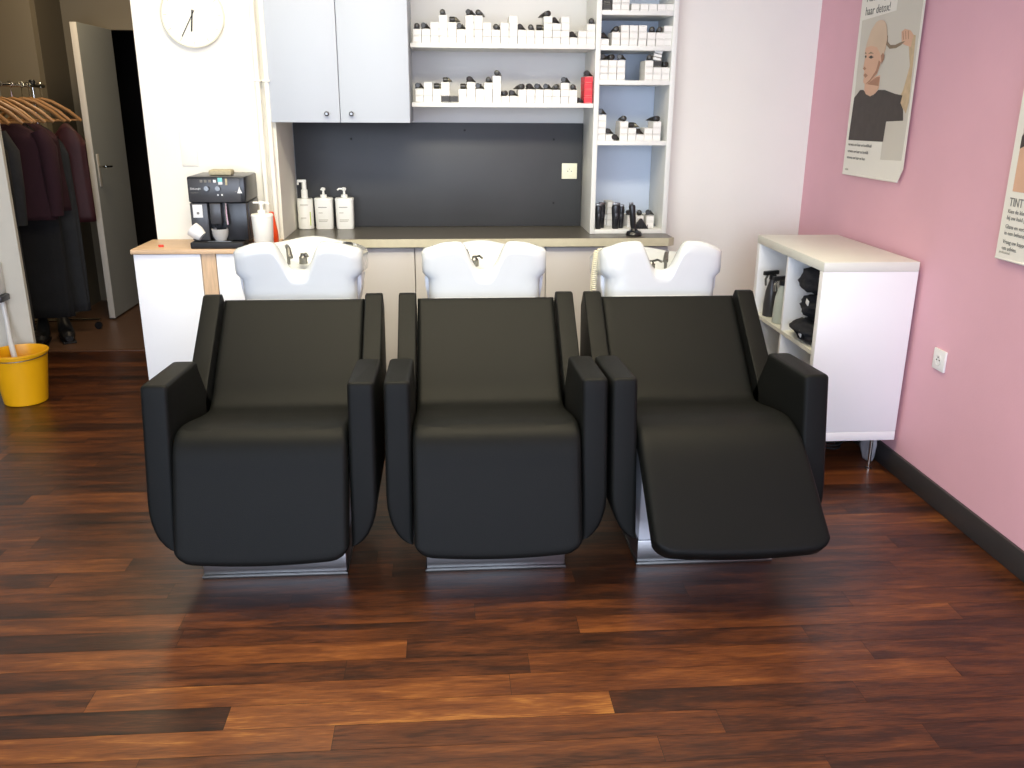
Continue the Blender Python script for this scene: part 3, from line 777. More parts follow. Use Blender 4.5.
stack(0.8165, E0, 2, 'low stack behind the clippers, lowest tower shelf', 'cartons on the lowest tower shelf', None, y=4.60)
stack(0.8585, E0, 4, 'tall stack behind the clippers, lowest tower shelf', 'cartons on the lowest tower shelf', None, y=4.60)
stack(0.9525, E0, 2, 'first right-hand stack, lowest tower shelf', 'cartons on the lowest tower shelf', 2, y=4.53)
stack(0.9975, E0, 2, 'second right-hand stack, lowest tower shelf', 'cartons on the lowest tower shelf', 0, y=4.53)
stack(1.0525, E0, 2, 'stack at right end, lowest tower shelf', 'cartons on the lowest tower shelf', 2, y=4.53)
t = thing('diffuser_comb', 'black triangular comb attachment on the lowest tower shelf', 'comb', (0.995, 4.50, E0))
MB().prism([(-0.040, 0.0), (0.042, 0.0), (0.006, 0.052), (-0.003, 0.052)], 'y', -0.008, 0.008, 0.002).build('fan', M['matte_black'], t)
for k in range(6): MB().box(-0.034+k*0.0135, -0.031+k*0.0135, -0.012, -0.0082, 0.0, 0.022).build('tooth', M['matte_black'], t)
t = thing('hair_trimmer', 'black hair trimmer upright on its round charging base on the counter', 'trimmer', (0.945, 4.415, 0.861))
MB().lathe([(0.040, 0.0), (0.042, 0.006), (0.036, 0.018), (0.018, 0.026), (0.014, 0.034)], seg=28).build('charging_base', M['plastic_black'], t)
for k in range(10):
    a = 2*PI*k/10; MB().box(-0.002, 0.002, 0.028, 0.0415, 0.008, 0.016, 0.001, rot=Matrix.Rotation(a, 3, 'Z')).build('base_rib', M['plastic_dark'], t)
t2_ = MB().rings([[Vector((0.016*sx*math.cos(a)-0.012*(hz-.03)/.12, 0.014*sx*math.sin(a)+0.02, hz)) for a in [2*PI*k/18 for k in range(18)]] for hz, sx in
            ((0.03, 0.8), (0.05, 0.95), (0.10, 1.0), (0.14, 1.1), (0.150, 0.9))]).build('body', M['plastic_black'], t)
MB().box(-0.028, -0.008, 0.008, 0.020, 0.151, 0.162, 0.001).build('blade', M['nickel'], t)

# ------------------------------------------------------------------ bottles
def pump_head(t, z, m, sc=1.0, dirx=-1, small=False):
    MB().lathe([(0.016*sc, z), (0.016*sc, z+0.014*sc), (0.006*sc, z+0.016*sc), (0.0055*sc, z+0.034*sc)], seg=16).build('collar', m, t)
    MB().lathe([(0.009*sc, z+0.034*sc), (0.011*sc, z+0.038*sc), (0.011*sc, z+0.046*sc), (0.006*sc, z+0.049*sc)], seg=16) \
        .tube([(0.0, 0, z+0.042*sc), (dirx*0.024*sc, -0.004, z+0.043*sc), (dirx*0.032*sc, -0.006, z+0.036*sc)], 0.0042*sc).build('pump', m, t)
def lines(t, x0, x1, y, zs, m, n='printed_line'):
    mb = MB()
    for (z, w) in zs: mb.box(x0, x0+(x1-x0)*w, y-0.0006, y+0.0008, z, z+0.003)
    return mb.build(n, m, t)
W_ = M['bottle_white']
# tall airless pump bottle
t = thing('pump_bottle', 'tall white pump bottle with lime lettering beside the cream wall', 'bottle', (-0.737, 4.715, 0.861))
MB().lathe([(0.038, 0.0), (0.0405, 0.003), (0.0405, 0.152), (0.038, 0.156)], seg=36).build('bottle', W_, t)
MB().lathe([(0.017, 0.1565), (0.0165, 0.20), (0.012, 0.203), (0.0115, 0.24)], seg=20).box(-0.034, 0.012, -0.009, 0.009, 0.238, 0.252, 0.003).box(-0.034, -0.027, -0.006, 0.006, 0.225, 0.238, 0.002).build('pump', W_, t)
lines(t, -0.02, 0.02, -0.041, [(0.125, 1.0), (0.058, 0.7)], M['print_pale'])
MB().box(0.026, 0.030, -0.0330, -0.0300, 0.02, 0.09).build('lime_lettering', M['print_green'], t)
for x, lab, dx in ((-0.640, 'short white canister with pump, middle of the three bottles on the counter', -0.3), (-0.533, 'short white canister with pump, nearest the slate panel centre', -1)):
    t = thing('pump_canister', lab, 'bottle', (x, 4.715, 0.861))
    rr = []
    for z, s_ in ((0, .95), (.004, 1), (.140, 1.03), (.146, 1.03), (.147, 1.06), (.156, 1.06), (.160, .98)):
        ring = []
        for i in range(48):
            a = 2*PI*i/48; c_, s__ = math.cos(a), math.sin(a); n = 4.0
            r = 1/((abs(c_))**n+(abs(s__)/0.72)**n)**(1/n)*0.0455*s_
            ring.append(Vector((r*c_, r*s__, z)))
        rr.append(ring)
    MB().rings(rr).build('canister', W_, t)
    pump_head(t, 0.1605, W_, 1.05, dx)
    lines(t, -0.026, 0.022, -0.0335, [(0.112, 0.9)], M['print_grey'])
    lines(t, -0.026, 0.022, -0.0333, [(0.083, 0.45), (0.047, 1.0), (0.040, 0.9)], M['print_pale'])
t = thing('pump_canister', 'large white pump canister standing right of the coffee machine', 'bottle', (-0.8345, 4.085, 0.863))
MB().lathe([(0.040, 0.0), (0.042, 0.003), (0.048, 0.137), (0.050, 0.138), (0.050, 0.145), (0.046, 0.149)], seg=36).build('canister', W_, t)
pump_head(t, 0.1495, W_, 1.15, 1)
MB().tube([(0, 0, 0.199), (-0.035, -0.004, 0.199)], 0.0045).build('pump_lever', W_, t)
t = tag(MB().lathe([(0.024, 0.0), (0.026, 0.003), (0.025, 0.05), (0.017, 0.10), (0.013, 0.125), (0.012, 0.140), (0.008, 0.143)], seg=28).build('orange_bottle', M['orange']),
        'tapered orange plastic bottle beside the large white canister', 'bottle')
t.location = (-0.8175, 4.215, 0.863)

# ------------------------------------------------------------------ coffee machine
MX0, MX1 = -1.146, -0.895; MYf, MYb = 4.062, 4.325; MZ = 0.863
t = thing('coffee_machine', 'black bean-to-cup coffee machine on the oak-topped cabinet', 'coffee machine', (-1.02, 4.19, MZ))
L0 = (-1.02, 4.19, MZ)
b = MB()
lb(b, L0, MX0, MX1, MYf+0.035, MYb, MZ+0.03, MZ+0.20, 0.006)
b.build('body', M['plastic_black'], t)
lb(MB(), L0, MX0, MX1, MYf, MYb, MZ+0.2005, MZ+0.315, 0.008).build('upper_housing', M['plastic_black'], t)
lb(MB(), L0, MX1-0.003, MX1+0.002, MYf+0.04, MYb-0.01, MZ+0.035, MZ+0.195, 0.002).build('side_grille', M['plastic_dark'], t)
MB().prism([(MX0+0.006-L0[0], 0.203), (MX0+0.008-L0[0], 0.305), (MX1-0.02-L0[0], 0.305), (MX1-0.02-L0[0], 0.203)], 'y', MYf-0.004-L0[1], MYf-0.0002-L0[1], 0.0015).build('control_panel', M['plastic_dark'], t)
lb(MB(), L0, MX0+0.002, MX0+0.078, MYf+0.002, MYf+0.036, MZ+0.032, MZ+0.199, 0.004).build('water_door', M['plastic_dark'], t)
lb(MB(), L0, MX1-0.095, MX1-0.002, MYf+0.006, MYf+0.036, MZ+0.032, MZ+0.199, 0.004).build('right_cover', M['plastic_black'], t)
lb(MB(), L0, -1.058, -1.008, MYf-0.004, MYf+0.04, MZ+0.105, MZ+0.199, 0.005).build('spout', M['plastic_dark'], t)
for x in (-1.045, -1.020): MB().lathe([(0.004, 0.0), (0.0055, 0.014)], (x-L0[0], MYf+0.012-L0[1], 0.09), 10).build('nozzle', M['plastic_black'], t)
lb(MB(), L0, MX0-0.004, MX1-0.02, MYf-0.033, MYf+0.10, MZ, MZ+0.029, 0.006).build('drip_tray', M['matte_black'], t)
lb(MB(), L0, -1.075, -0.97, MYf-0.024, MYf+0.02, MZ+0.0292, MZ+0.0325, 0.001).build('tray_grid', M['nickel'], t)
MB().tube([(-0.985-L0[0], MYf-0.001-L0[1], 0.198), (-0.985-L0[0], MYf-0.008-L0[1], 0.16), (-0.981-L0[0], MYf-0.012-L0[1], 0.105)], [0.004, 0.0065, 0.006]).build('steam_wand', M['chrome'], t)
for x in (-1.060, -1.011): MB().lathe([(0.0105, 0.0), (0.0105, 0.010), (0.008, 0.013)], (x-L0[0], MYf-0.004-L0[1], 0.264), 20, 'y', rot=Matrix.Rotation(PI, 3, 'Z') if False else None).build('knob', M['nickel'], t).location = (0, -0.0135, 0)
for k, (x, m_) in enumerate(((-1.082, 'print_grey'), (-1.064, 'print_grey'), (-1.045, 'print_grey'), (-1.024, 'print_white'))):
    lb(MB(), L0, x-0.006, x+0.006, MYf-0.0055, MYf-0.0035, MZ+0.289, MZ+0.301, 0.0005).build('button', M[m_], t)
lb(MB(), L0, -1.010, -0.990, MYf-0.0055, MYf-0.0035, MZ+0.292, MZ+0.310, 0.0005).build('teal_sticker', M['teal'], t)
lb(MB(), L0, -1.008, -0.990, MYf-0.0060, MYf-0.0040, MZ+0.281, MZ+0.292, 0.0005).build('white_sticker', M['print_white'], t)
lb(MB(), L0, -0.978, -0.969, MYf-0.0055, MYf-0.0035, MZ+0.278, MZ+0.306, 0.0005).build('paper_tag', M['sponge'], t)
for x in (-1.014, -0.996): lb(MB(), L0, x-0.003, x+0.003, MYf-0.0055, MYf-0.0035, MZ+0.232, MZ+0.239).build('indicator', M['print_white'], t)
lb(MB(), L0, MX0+0.014, MX0+0.056, MYf+0.0005, MYf+0.0025, MZ+0.135, MZ+0.192, 0.0003).build('white_label', M['print_white'], t)
MB().lathe([(0.006, 0), (0.006, 0.0006)], (MX0+0.036-L0[0], MYf-L0[1]-0.0002, 0.155), 10, 'y').build('label_mark', M['print_grey'], t)
RX = Matrix.Rotation(PI/2, 4, 'X')
text('logo_lettering', "DéLonghi", 0.0115, M['print_white'], t, Matrix.Translation((MX0+0.014-L0[0], MYf-0.0046-L0[1], 0.259)) @ RX)
text('model_lettering', "MAGNIFICA", 0.0062, M['print_grey'], t, Matrix.Translation((MX0+0.015-L0[0], MYf-0.0046-L0[1], 0.243)) @ RX)
MB().prism([(-0.929-L0[0], 0.243), (-0.905+0.0-L0[0]-.002, 0.243), (-0.914-L0[0]-.001, 0.258), (-0.918-L0[0], 0.272), (-0.923-L0[0], 0.258)], 'y', MYf-0.0058-L0[1], MYf-0.0042-L0[1]).build('drop_emblem', M['print_white'], t)
lb(MB(), L0, -0.938, -0.932, MYf-0.0058, MYf-0.0042, MZ+0.249, MZ+0.252).build('emblem_dash', M['print_grey'], t)

def cup(x, y, z, m, label, R=0.034, h=0.062, rot=None, handle=True):
    t = thing('coffee_cup', label, 'cup', (x, y, z))
    if rot: t.rotation_euler = rot
    MB().lathe([(R*0.62, 0), (R*0.66, 0.003), (R*0.92, h*0.45), (R, h), (R*0.93, h), (R*0.86, h*0.5), (R*0.55, 0.006)], seg=32).build('bowl', m, t)
    if not rot: MB().lathe([(R*0.86, h*0.80), (R*0.10, h*0.80)], seg=32).build('coffee', M['cup_in'], t)
    if handle: MB().tube([(R*0.9, 0, h*0.8), (R*1.35, 0, h*0.72), (R*1.4, 0, h*0.45), (R*0.85, 0, h*0.3)], 0.0035).build('handle', m, t)
    return t
cup(-1.022, 4.070, 0.896, M['cup_grey'], 'grey glass cup on the drip tray under the spout', 0.038, 0.052, handle=False)
cup(-1.100, 4.063, 0.913, M['cup_white'], 'white cup tipped on its side on the drip tray', 0.036, 0.055, rot=(math.radians(52), 0, math.radians(-105)), handle=False)
o = tag(MB().box(-0.05, 0.05, -0.035, 0.035, 0, 0.024, 0.007).build('beige_sponge', M['sponge']), 'beige sponge lying on top of the coffee machine', 'sponge'); o.location = (-1.012, 4.15, MZ+0.3155)
o = tag(MB().lathe([(0.012, 0), (0.0125, 0.008), (0.010, 0.010)], seg=14, sy=0.7).build('bottle_cap', M['red']), 'small red cap on the left of the oak cabinet top', 'cap'); o.location = (-1.300, 4.10, 0.8622)

# ------------------------------------------------------------------ wall things
t = thing('wall_clock', 'round cream wall clock with thin black hands on the cream wall', 'clock', (-1.119, 4.34, 1.862))
MB().lathe([(0.135, -0.001), (0.139, -0.006), (0.139, -0.024), (0.134, -0.026), (0.132, -0.020)], seg=64, axis='y', cap1=False).build('rim', M['clock_rim'], t)
MB().lathe([(0.1325, -0.019), (0.1325, -0.002)], seg=64, axis='y').build('face', M['clock_face'], t)
def hand(ang, L_, w, y, tail=0.02):
    q = Matrix.Rotation(ang, 3, 'Y')
    return MB().box(-w, w, y-0.0008, y+0.0008, -L_, tail, rot=None)
for nm, ang, L_, w, y in (('hour_hand', math.radians(7), 0.070, 0.0032, -0.0215), ('minute_hand', math.radians(30), 0.105, 0.0016, -0.0235)):
    o = MB().box(-w, w, -0.0008, 0.0008, -L_, 0.022).build(nm, M['matte_black'], t); o.location = (0, y, 0); o.rotation_euler = (0, ang, 0)
for k in range(12):
    a = k*PI/6
    o = MB().box(-0.001, 0.001, -0.0004, 0.0006, 0.112, 0.126).build('hour_mark', M['print_pale'], t); o.location = (0, -0.0196, 0); o.rotation_euler = (0, a, 0)
# pipes
pl = thing('heating_pipe', 'left one of the two cream vertical pipes on the cream wall', 'pipe', (-0.852, 4.305, 0))
MB().lathe([(0.0125, 0.864), (0.0125, 2.74)], seg=16).build('tube', M['pipe'], pl)
pr = thing('heating_pipe', 'right one of the two cream vertical pipes, next to the cupboard', 'pipe', (-0.812, 4.305, 0))
MB().lathe([(0.0125, 0.864), (0.0125, 2.74)], seg=16).build('tube', M['pipe'], pr)
for p_ in (pl, pr): MB().box(-0.017, 0.017, -0.017, 0.034, 1.582, 1.590, 0.001).build('bracket', M['pipe'], p_)
o = tag(MB().box(-1.235, -1.160, 4.334, 4.3395, 1.205, 1.38, 0.003).build('wall_cover_plate', M['cream']), 'faint cream cover plate on the wall above the coffee machine', 'cover plate')
def socket(name, loc_, rz, m, label, hole=True):
    t = thing(name, label, 'socket', loc_, rz)
    MB().box(-0.041, 0.041, -0.010, -0.0005, -0.041, 0.041, 0.003).build('plate', m, t)
    MB().lathe([(0.021, -0.0105), (0.019, -0.0125), (0.018, -0.0115)], seg=28, axis='y').build('inset', m, t)
    for x in (-0.0095, 0.0095): MB().lathe([(0.0025, -0.0132), (0.0025, -0.011)], (x, 0, 0), 10, 'y').build('pin_hole', M['matte_black'], t)
    MB().lathe([(0.0022, -0.0145), (0.0022, -0.011)], (0, 0, 0.011), 10, 'y').build('earth_pin', M['nickel'], t)
    return t
socket('power_socket', (0.657, 4.782, 1.152), 0, M['socket'], 'cream power socket on the slate backsplash')
socket('power_socket', (1.885, 3.111, 0.564), -PI/2, M['socket_w'], 'white power socket on the pink wall')

# ------------------------------------------------------------------ posters on the pink wall
def poster(name, label, Yl, Yr, z0, z1, extra):
    t = thing(name, label, 'poster', (1.870, (Yl+Yr)/2, z0))
    L0 = (1.870, (Yl+Yr)/2, z0)
    outl = [(Yl-L0[1], 0.0), (Yl-0.003-L0[1], 0.004), (Yl-L0[1], z1-z0), (Yr-L0[1], z1-z0), (Yr-0.006-L0[1], 0.055), (Yr+0.026-L0[1], 0.004), (Yr+0.05-L0[1], 0.0)]
    MB().prism(outl, 'x', -0.0004, 0.0004).build('sheet', M['paper'], t, smooth=False)
    MB().tube([(0.004, Yl-L0[1], -0.001), (-0.002, (Yl+Yr)/2-L0[1], 0.001), (0.002, Yr+0.035-L0[1], 0.002)], 0.0045).build('bottom_rail', M['paper'], t)
    for q in ((Yl-0.04, ), (Yr+0.04, )):
        MB().lathe([(0.004, 0), (0.004, 0.0142)], (0, q[0]-L0[1], z1-z0-0.03), 10, 'x').build('hanging_pin', M['nickel'], t)
    def P(nm, pts, m_, lay):
        mb = MB(); mb.prism([(y-L0[1], z-L0[2]) for y, z in pts], 'x', -0.0005-lay*0.0005, -0.0004-lay*0.0005+0.0001)
        return mb.build(nm, M[m_], t, smooth=False)
    RW = Matrix(((0, 0, -1, 0), (-1, 0, 0, 0), (0, 1, 0, 0), (0, 0, 0, 1)))   # text faces -X, runs towards -Y
    def T(body, y, z, size, m_, sx=1.0):
        return text('lettering', body, size, M[m_], t, Matrix.Translation((-0.0018, y-L0[1], z-L0[2])) @ RW, sx=sx)
    extra(t, P, T)
    return t
def p1(t, P, T):
    P('photo', [(4.117, 2.02), (4.098, 1.528), (4.107, 1.341), (3.776, 1.345), (3.776, 1.272), (3.592, 1.278), (3.587, 1.465), (3.592, 2.02)], 'photo_bg', 0)
    P('text_panel', [(4.117, 2.02), (4.117, 1.856), (3.800, 1.870), (3.800, 2.02)], 'paper', 1)
    P('arm_print', [(3.652, 1.769), (3.612, 1.761), (3.609, 1.718), (3.603, 1.647), (3.595, 1.505), (3.608, 1.464), (3.654, 1.495), (3.679, 1.525), (3.655, 1.556), (3.627, 1.648), (3.657, 1.721)], 'blond', 1)
    P('hand_print', [(3.732, 1.783), (3.706, 1.792), (3.656, 1.782), (3.627, 1.762), (3.635, 1.741), (3.638, 1.719), (3.688, 1.729), (3.719, 1.738)], 'skin', 2)
    for a in (0, 1, 2): P('finger_line', [(3.722-a*.022, 1.782), (3.718-a*.022, 1.783), (3.704-a*.02, 1.752), (3.708-a*.02, 1.750)], 'skin_dark', 3)
    P('ponytail_print', [(3.856, 1.778), (3.853, 1.741), (3.816, 1.722), (3.760, 1.722), (3.722, 1.731), (3.690, 1.745), (3.729, 1.742), (3.770, 1.735), (3.812, 1.737), (3.840, 1.752), (3.846, 1.776)], 'hair', 3)
    P('shirt_print', [(4.015, 1.561), (3.964, 1.538), (3.914, 1.538), (3.871, 1.559), (3.812, 1.558), (3.716, 1.541), (3.655, 1.535), (3.662, 1.505), (3.633, 1.479), (3.621, 1.436), (3.764, 1.43), (3.77, 1.347), (4.107, 1.342), (4.098, 1.528), (4.047, 1.561)][::-1], 'shirt', 2)
    P('neck_print', [(4.010, 1.600), (3.870, 1.620), (3.868, 1.565), (3.895, 1.545), (3.94, 1.533), (3.985, 1.543), (4.005, 1.56)], 'skin', 3)
    P('face_print', [(3.921, 1.843), (3.945, 1.843), (3.968, 1.838), (4.008, 1.806), (4.034, 1.757), (4.042, 1.723), (4.033, 1.694), (4.041, 1.652), (4.025, 1.640), (4.029, 1.622), (4.022, 1.612), (4.025, 1.596), (4.003, 1.582), (3.965, 1.590), (3.90, 1.625), (3.880, 1.667), (3.854, 1.718), (3.846, 1.764), (3.858, 1.80), (3.872, 1.822), (3.893, 1.838)], 'skin', 4)
    P('scalp_print', [(3.921, 1.842), (3.945, 1.842), (3.968, 1.837), (4.007, 1.805), (4.033, 1.757), (4.034, 1.738), (3.99, 1.745), (3.93, 1.735), (3.885, 1.700), (3.860, 1.705), (3.847, 1.764), (3.859, 1.80), (3.872, 1.821), (3.893, 1.837)], 'skin_pale', 5)
    P('face_shade_print', [(3.898, 1.680), (3.878, 1.672), (3.900, 1.63), (3.965, 1.592), (4.003, 1.584), (3.96, 1.602), (3.912, 1.640)], 'skin_dark', 5)
    P('jaw_shade_print', [(3.99, 1.585), (3.90, 1.612), (3.872, 1.612), (3.874, 1.575), (3.93, 1.58)], 'skin_dark', 3.5)
    P('ear_print', [(3.883, 1.700), (3.867, 1.709), (3.851, 1.699), (3.854, 1.681), (3.868, 1.664)], 'skin_dark', 6)
    P('eye_print', [(4.0, 1.698), (3.974, 1.704), (3.949, 1.695), (3.974, 1.690)], 'shirt', 6)
    P('eye_print', [(4.036, 1.703), (4.026, 1.708), (4.017, 1.7), (4.027, 1.694)], 'shirt', 6)
    P('brow_print', [(4.009, 1.711), (3.983, 1.719), (3.950, 1.710), (3.981, 1.712)], 'hair', 6)
    P('brow_print', [(4.041, 1.716), (4.031, 1.721), (4.021, 1.713), (4.03, 1.713)], 'hair', 6)
    P('nose_print', [(4.041, 1.652), (4.027, 1.660), (4.007, 1.650), (4.024, 1.645)], 'skin_dark', 6)
    P('lips_print', [(4.026, 1.624), (4.01, 1.631), (3.984, 1.621), (4.005, 1.612)], 'skin_dark', 6)
    T('Natuurlijke', 4.085, 1.930, 0.050, 'print_grey', 1.0)
    T('haar detox!', 4.085, 1.875, 0.050, 'print_grey', 1.0)
    for z, y1 in ((1.318, 3.80), (1.288, 3.84), (1.260, 3.87)):
        n = int((4.10-y1)/0.0105)
        T(''.join(random.choice('aeionrstlmu ') for _ in range(n)) if False else 'verwen uw haar en hoofdhuid'[:n], 4.100, z, 0.019, 'print_grey', 1.0)
    T('salon', 4.105, 1.207, 0.016, 'print_pale')
def p2(t, P, T):
    P('photo', [(2.832, 1.84), (2.832, 1.225), (2.38, 1.225), (2.38, 1.84)], 'photo_bg', 0)
    P('skin_print', [(2.832, 1.372), (2.832, 1.226), (2.45, 1.226), (2.45, 1.45), (2.60, 1.60), (2.72, 1.52), (2.79, 1.395)], 'skin', 1)
    P('top_print', [(2.832, 1.400), (2.832, 1.362), (2.79, 1.380), (2.70, 1.47), (2.60, 1.52), (2.60, 1.62), (2.72, 1.56)], 'shirt', 2)
    T('TINT & TONE', 2.836, 1.178, 0.040, 'print_grey', 0.8)
    for k, s_ in enumerate(('Kies de kleur die', 'bij uw huid past.', 'Glans en verzorging', 'in een behandeling.', 'Vraag uw kapper', 'om advies.')):
        T(s_, 2.836, 1.155-0.021*k-(0.008 if k > 1 else 0)-(0.008 if k > 3 else 0), 0.019, 'print_grey')
    T('professional', 2.846, 1.022, 0.012, 'print_pale')
poster('hair_poster', 'poster of a bald woman in black holding a ponytail, on the pink wall', 4.135, 3.575, 1.190, 2.05, p1)
poster('hair_poster', 'poster cut by the right picture edge, white lower half with printed text', 2.868, 2.31, 1.003, 1.86, p2)

# ------------------------------------------------------------------ bucket and hose
t = thing('bucket', 'yellow plastic bucket on the floor against the left wall', 'bucket', (-2.205, 4.51, 0))
MB().lathe([(0.098, 0.0), (0.103, 0.004), (0.135, 0.262), (0.141, 0.264), (0.141, 0.272), (0.134, 0.273), (0.131, 0.262), (0.099, 0.008)], seg=48).build('pail', M['yellow'], t)
MB().tube([(0.1405*math.cos(a), 0.1405*math.sin(a), 0.258-0.012*math.sin(-a)) for a in [PI+PI*k/24 for k in range(25)]], 0.0025).build('handle', M['nickel'], t)
hz = tag(MB().tube([(-2.315, 4.66, 0.50), (-2.31, 4.66, 0.40), (-2.295, 4.63, 0.31), (-2.255, 4.56, 0.25), (-2.225, 4.52, 0.16)], [0.012, 0.012, 0.013, 0.014, 0.012], 10).build('drain_hose', M['hose_white']),
         'white tube running down the left wall into the yellow bucket', 'hose')
t = thing('wall_dispenser', 'white box with dark tray on the left wall above the bucket', 'dispenser', (-2.36, 4.66, 0.50))
MB().box(-0.06, 0.055, -0.05, 0.039, 0.035, 0.20, 0.006).build('housing', M['hose_white'], t)
MB().box(-0.07, 0.070, -0.058, 0.039, 0.001, 0.034, 0.006).build('tray', M['plastic_dark'], t)

# ------------------------------------------------------------------ clothes rack in the hall
RXx = -2.60
t = thing('clothes_rack', 'chrome clothes rack in the hall behind the left wall', 'clothes rack', (RXx, 5.6, 0))
MB().tube([(0, -0.65, 1.585), (0, 0.62, 1.585)], 0.012, 12).build('rail', M['chrome'], t)
for y in (-0.65, 0.46):
    MB().tube([(0, y, 0.07), (0, y, 1.60)], 0.011, 12).build('post', M['chrome'], t)
    MB().tube([(-0.22, y, 0.065), (0.22, y, 0.065)], 0.011, 12).build('foot_bar', M['chrome'], t)
    for x in (-0.2, 0.2):
        MB().lathe([(0.024, -0.010), (0.026, 0.0), (0.024, 0.010)], (x, y, 0.026), 18, 'y').build('wheel', M['plastic_black'], t)
    MB().lathe([(0.020, 0), (0.020, 0.02), (0.014, 0.03)], (0, y, 1.59), 16).build('end_cap', M['plastic_black'], t)
def make_hanger():
    t = bpy.data.objects.new('clothes_hanger', None); C.objects.link(t); t.empty_display_size = 0.05
    mb = MB()
    for sx in (-1, 1):
        mb.tube([(0, 0, -0.080), (sx*0.06, 0, -0.098), (sx*0.15, 0.004, -0.155), (sx*0.215, 0.014, -0.215)], [0.012, 0.0125, 0.013, 0.011], 10)
    mb.build('shoulder_bar', M['hanger'], t)
    MB().tube([(-0.205, 0.01, -0.210), (0.205, 0.01, -0.210)], 0.0065, 8).build('trouser_bar', M['hanger'], t)
    MB().tube([(0, 0, -0.07), (0, 0, -0.02)] + [(0.017*math.sin(a), 0, 0.002-0.017*math.cos(a)+0.0) for a in [k*PI/8 for k in range(1, 12)]], 0.0028, 6).build('hook', M['chrome'], t)
    return t
hp = make_hanger()
hy = [5.06, 5.22, 5.34, 5.44, 5.53, 5.62, 5.76, 5.90, 6.00, 6.16]
hn = ['nearest', 'second nearest', 'third', 'fourth', 'fifth', 'sixth', 'seventh', 'eighth', 'second farthest', 'farthest']
for i, y in enumerate(hy):
    if i == 0: o = hp
    else:
        o = hp.copy(); C.objects.link(o)
        for ch in hp.children:
            c = ch.copy(); C.objects.link(c); c.parent = o
    o.location = (RXx, y, 1.585-0.0+0.001); o.rotation_euler = (0, 0, math.radians([6, -8, 4, 14, -5, 10, 2, 22, 8, 16][i]))
    tag(o, 'wooden clothes hanger with chrome hook, %s on the chrome rack' % hn[i], 'hanger', 'wooden hangers on the rack')
def garment(y, w, d, ztop, zbot, m, seed, rz, name, label, cat, sleeves=True, flare=1.0):
    t = thing(name, label, cat, (RXx, y, 0), rz)
    rings = []; N = 40
    for k in range(18):
        q = k/17; z = ztop + (zbot-ztop)*q
        sh = min(1.0, 0.35+q*7)**0.6 if q < 0.1 else 1.0
        ww = w*sh*(1+(flare-1)*q); dd = d*(0.5+0.5*min(1, q*6))
        ring = []
        for i in range(N):
            a = 2*PI*i/N
            f = 1+0.13*NZ.noise(Vector((math.cos(a)*2.6+seed, math.sin(a)*2.6, q*1.3+seed)))*(0.4+q) + 0.05*math.sin(a*9+seed)*q
            zz = z - (0.05*abs(math.cos(a))**1.5 if q < 0.12 else 0)
            ring.append(Vector((ww*math.cos(a)*f, dd*math.sin(a)*f, zz)))
        rings.append(ring)
    MB().rings(rings).build('body', m, t, ang=180)
    if sleeves:
        for sx in (-1, 1):
            MB().tube([(sx*w*0.82, 0, ztop-0.06), (sx*w*1.05, 0.01, ztop-0.16), (sx*w*1.10, 0.0, ztop-0.36), (sx*w*1.06, 0.0, ztop-0.56)], [0.045, 0.055, 0.048, 0.04], 14).build('sleeve', m, t)
    return t
garment(5.06, 0.17, 0.050, 1.38, 0.42, M['coat_black'], 1.0, 0.1, 'long_coat', 'long black coat at the near end of the rack', 'coat')
garment(5.22, 0.17, 0.050, 1.38, 0.20, M['coat_grey'], 2.0, -0.05, 'long_coat', 'long charcoal coat behind the black one on the rack', 'coat')
garment(5.62, 0.165, 0.050, 1.385, 0.80, M['burgundy'], 3.0, 0.05, 'burgundy_top', 'burgundy sleeved top in front of the black clothes on the rack', 'clothes', flare=1.05).location.x += 0.04
garment(5.76, 0.17, 0.045, 1.38, 0.16, M['coat_black'], 5.6, 0.0, 'long_coat', 'long black coat hanging between the two burgundy tops', 'coat', sleeves=False)
garment(5.90, 0.17, 0.045, 1.385, 0.82, M['burgundy'], 4.3, 0.15, 'burgundy_top', 'second burgundy top nearest the open door', 'clothes', sleeves=False)
garment(6.00, 0.18, 0.03, 1.36, 0.14, M['coat_grey'], 5.0, 0.1, 'black_trousers', 'long dark trousers hanging behind the burgundy tops', 'clothes', sleeves=False)
garment(6.16, 0.10, 0.03, 1.36, 0.72, M['crimson'], 7.0, 0.1, 'red_dress', 'dark red dress at the far end of the rack by the door', 'clothes', sleeves=False).location.x += 0.13
def boot(x, y, rz, lab, h=0.0):
    t = thing('black_shoe', lab, 'shoe', (x, y, 0.001), rz, 'pair of black shoes')
    rings = []
    for k in range(12):
        q = k/11; yy = -0.13+0.26*q
        wv = 0.034+0.014*math.sin(q*PI); hh = 0.035 + 0.055*max(0, (q-0.45))/0.55
        if q < 0.08: hh *= 0.6; wv *= 0.7
        rings.append([Vector((wv*math.cos(a), yy, 0.012+max(0, hh*(1+math.sin(a))/1.0*0.9))) for a in [2*PI*i/16 for i in range(16)]])
    MB().rings(rings).build('upper', M['plastic_black'], t)
    MB().box(-0.04, 0.04, -0.132, 0.13, 0.0, 0.0115, 0.003).build('sole', M['matte_black'], t)
boot(-2.50, 5.78, 0.5, 'black shoe on the hall floor under the rack, nearer the door'); boot(-2.62, 5.70, 0.3, 'black shoe on the hall floor under the rack, farther from the door')

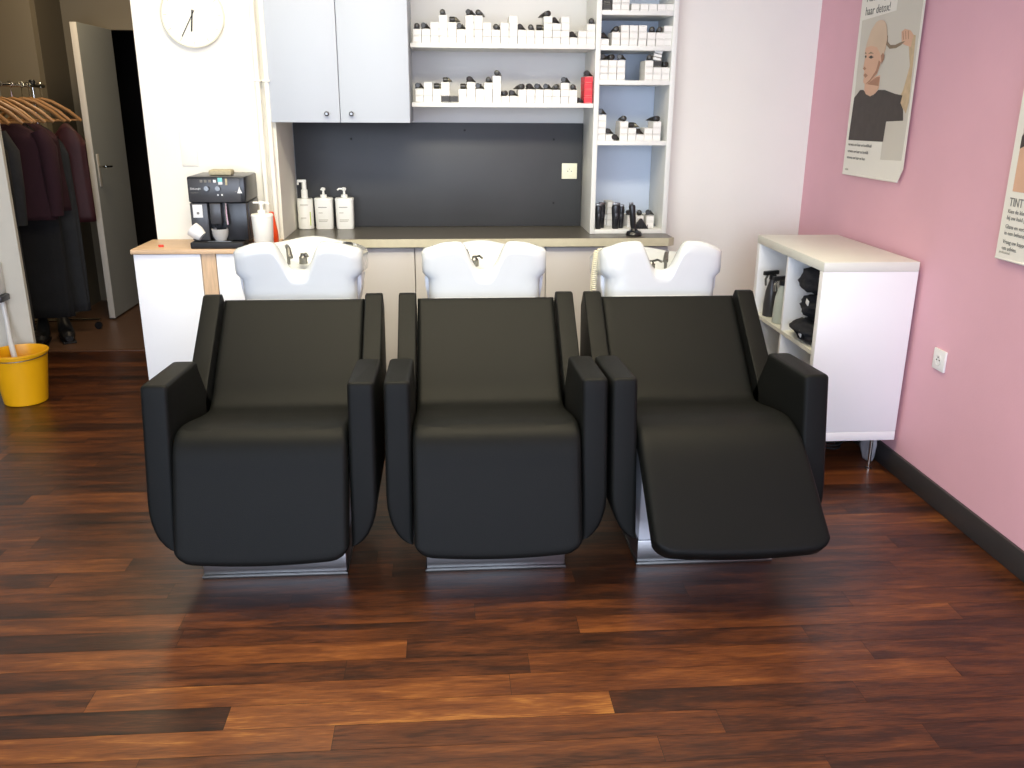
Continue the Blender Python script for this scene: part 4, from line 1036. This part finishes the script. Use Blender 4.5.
# ------------------------------------------------------------------ lights
def area(name, loc_, rot, sx, sy, power, rgb, spread=None):
    l = bpy.data.lights.new(name, 'AREA'); l.shape = 'RECTANGLE'; l.size = sx; l.size_y = sy; l.energy = power
    l.color = tuple(lin(c) for c in rgb)
    if spread: l.spread = math.radians(spread)
    o = bpy.data.objects.new(name, l); C.objects.link(o); o.location = loc_; o.rotation_euler = rot
    return o
area('window_daylight', (0.30, -2.05, 1.42), (math.radians(90), 0, 0), 2.5, 2.1, 152, (220, 233, 255))
area('window_daylight_left', (-2.40, -2.05, 1.42), (math.radians(90), 0, 0), 2.4, 2.1, 122, (220, 233, 255))
area('ceiling_panel_light', (0.15, 2.75, 2.70), (0, 0, 0), 2.2, 0.9, 31, (255, 240, 200), 95)
area('ceiling_light_coffee', (-1.0, 3.35, 2.70), (math.radians(22), 0, 0), 0.5, 0.4, 18, (255, 240, 205))
area('niche_fill', (0.0, 2.45, 2.66), (math.radians(52), 0, 0), 1.4, 0.3, 13, (255, 246, 222), 75)  # added fill aimed under the cupboard to brighten the niche, no visible fixture
area('hall_fill', (-2.0, 5.75, 2.70), (0, 0, 0), 0.5, 0.5, 16, (255, 228, 186))  # added fill that lifts the hall brightness, no lamp seen there
w = bpy.data.worlds.new('sky'); bpy.context.scene.world = w; w.use_nodes = True
nt = w.node_tree; bg = nt.nodes['Background']
sky = nt.nodes.new('ShaderNodeTexSky'); sky.sky_type = 'HOSEK_WILKIE'; sky.turbidity = 5; sky.sun_direction = (0.2, -0.5, 0.8)
nt.links.new(sky.outputs[0], bg.inputs[0]); bg.inputs[1].default_value = 1.0

# ------------------------------------------------------------------ camera
cam = bpy.data.cameras.new('camera'); co = bpy.data.objects.new('camera', cam); C.objects.link(co)
cam.sensor_width = 36; cam.sensor_fit = 'HORIZONTAL'; cam.lens = 877/1024*36; cam.clip_start = 0.05
Rm = ((0.99734481, -0.01645241, 0.0709412), (-0.07258559, -0.30334277, 0.95011289), (0.00588786, -0.95273946, -0.30373154))
# rows: world X,Y,Z in image coords (right, down, forward) -> camera axes (right, up, back)
mw = Matrix(((Rm[0][0], -Rm[0][1], -Rm[0][2], 0), (Rm[1][0], -Rm[1][1], -Rm[1][2], 0), (Rm[2][0], -Rm[2][1], -Rm[2][2], 1.49), (0, 0, 0, 1)))
co.matrix_world = mw
bpy.context.scene.camera = co
vs = bpy.context.scene.view_settings
vs.view_transform = 'Standard'; vs.look = 'None'; vs.exposure = 0.0; vs.gamma = 1.0
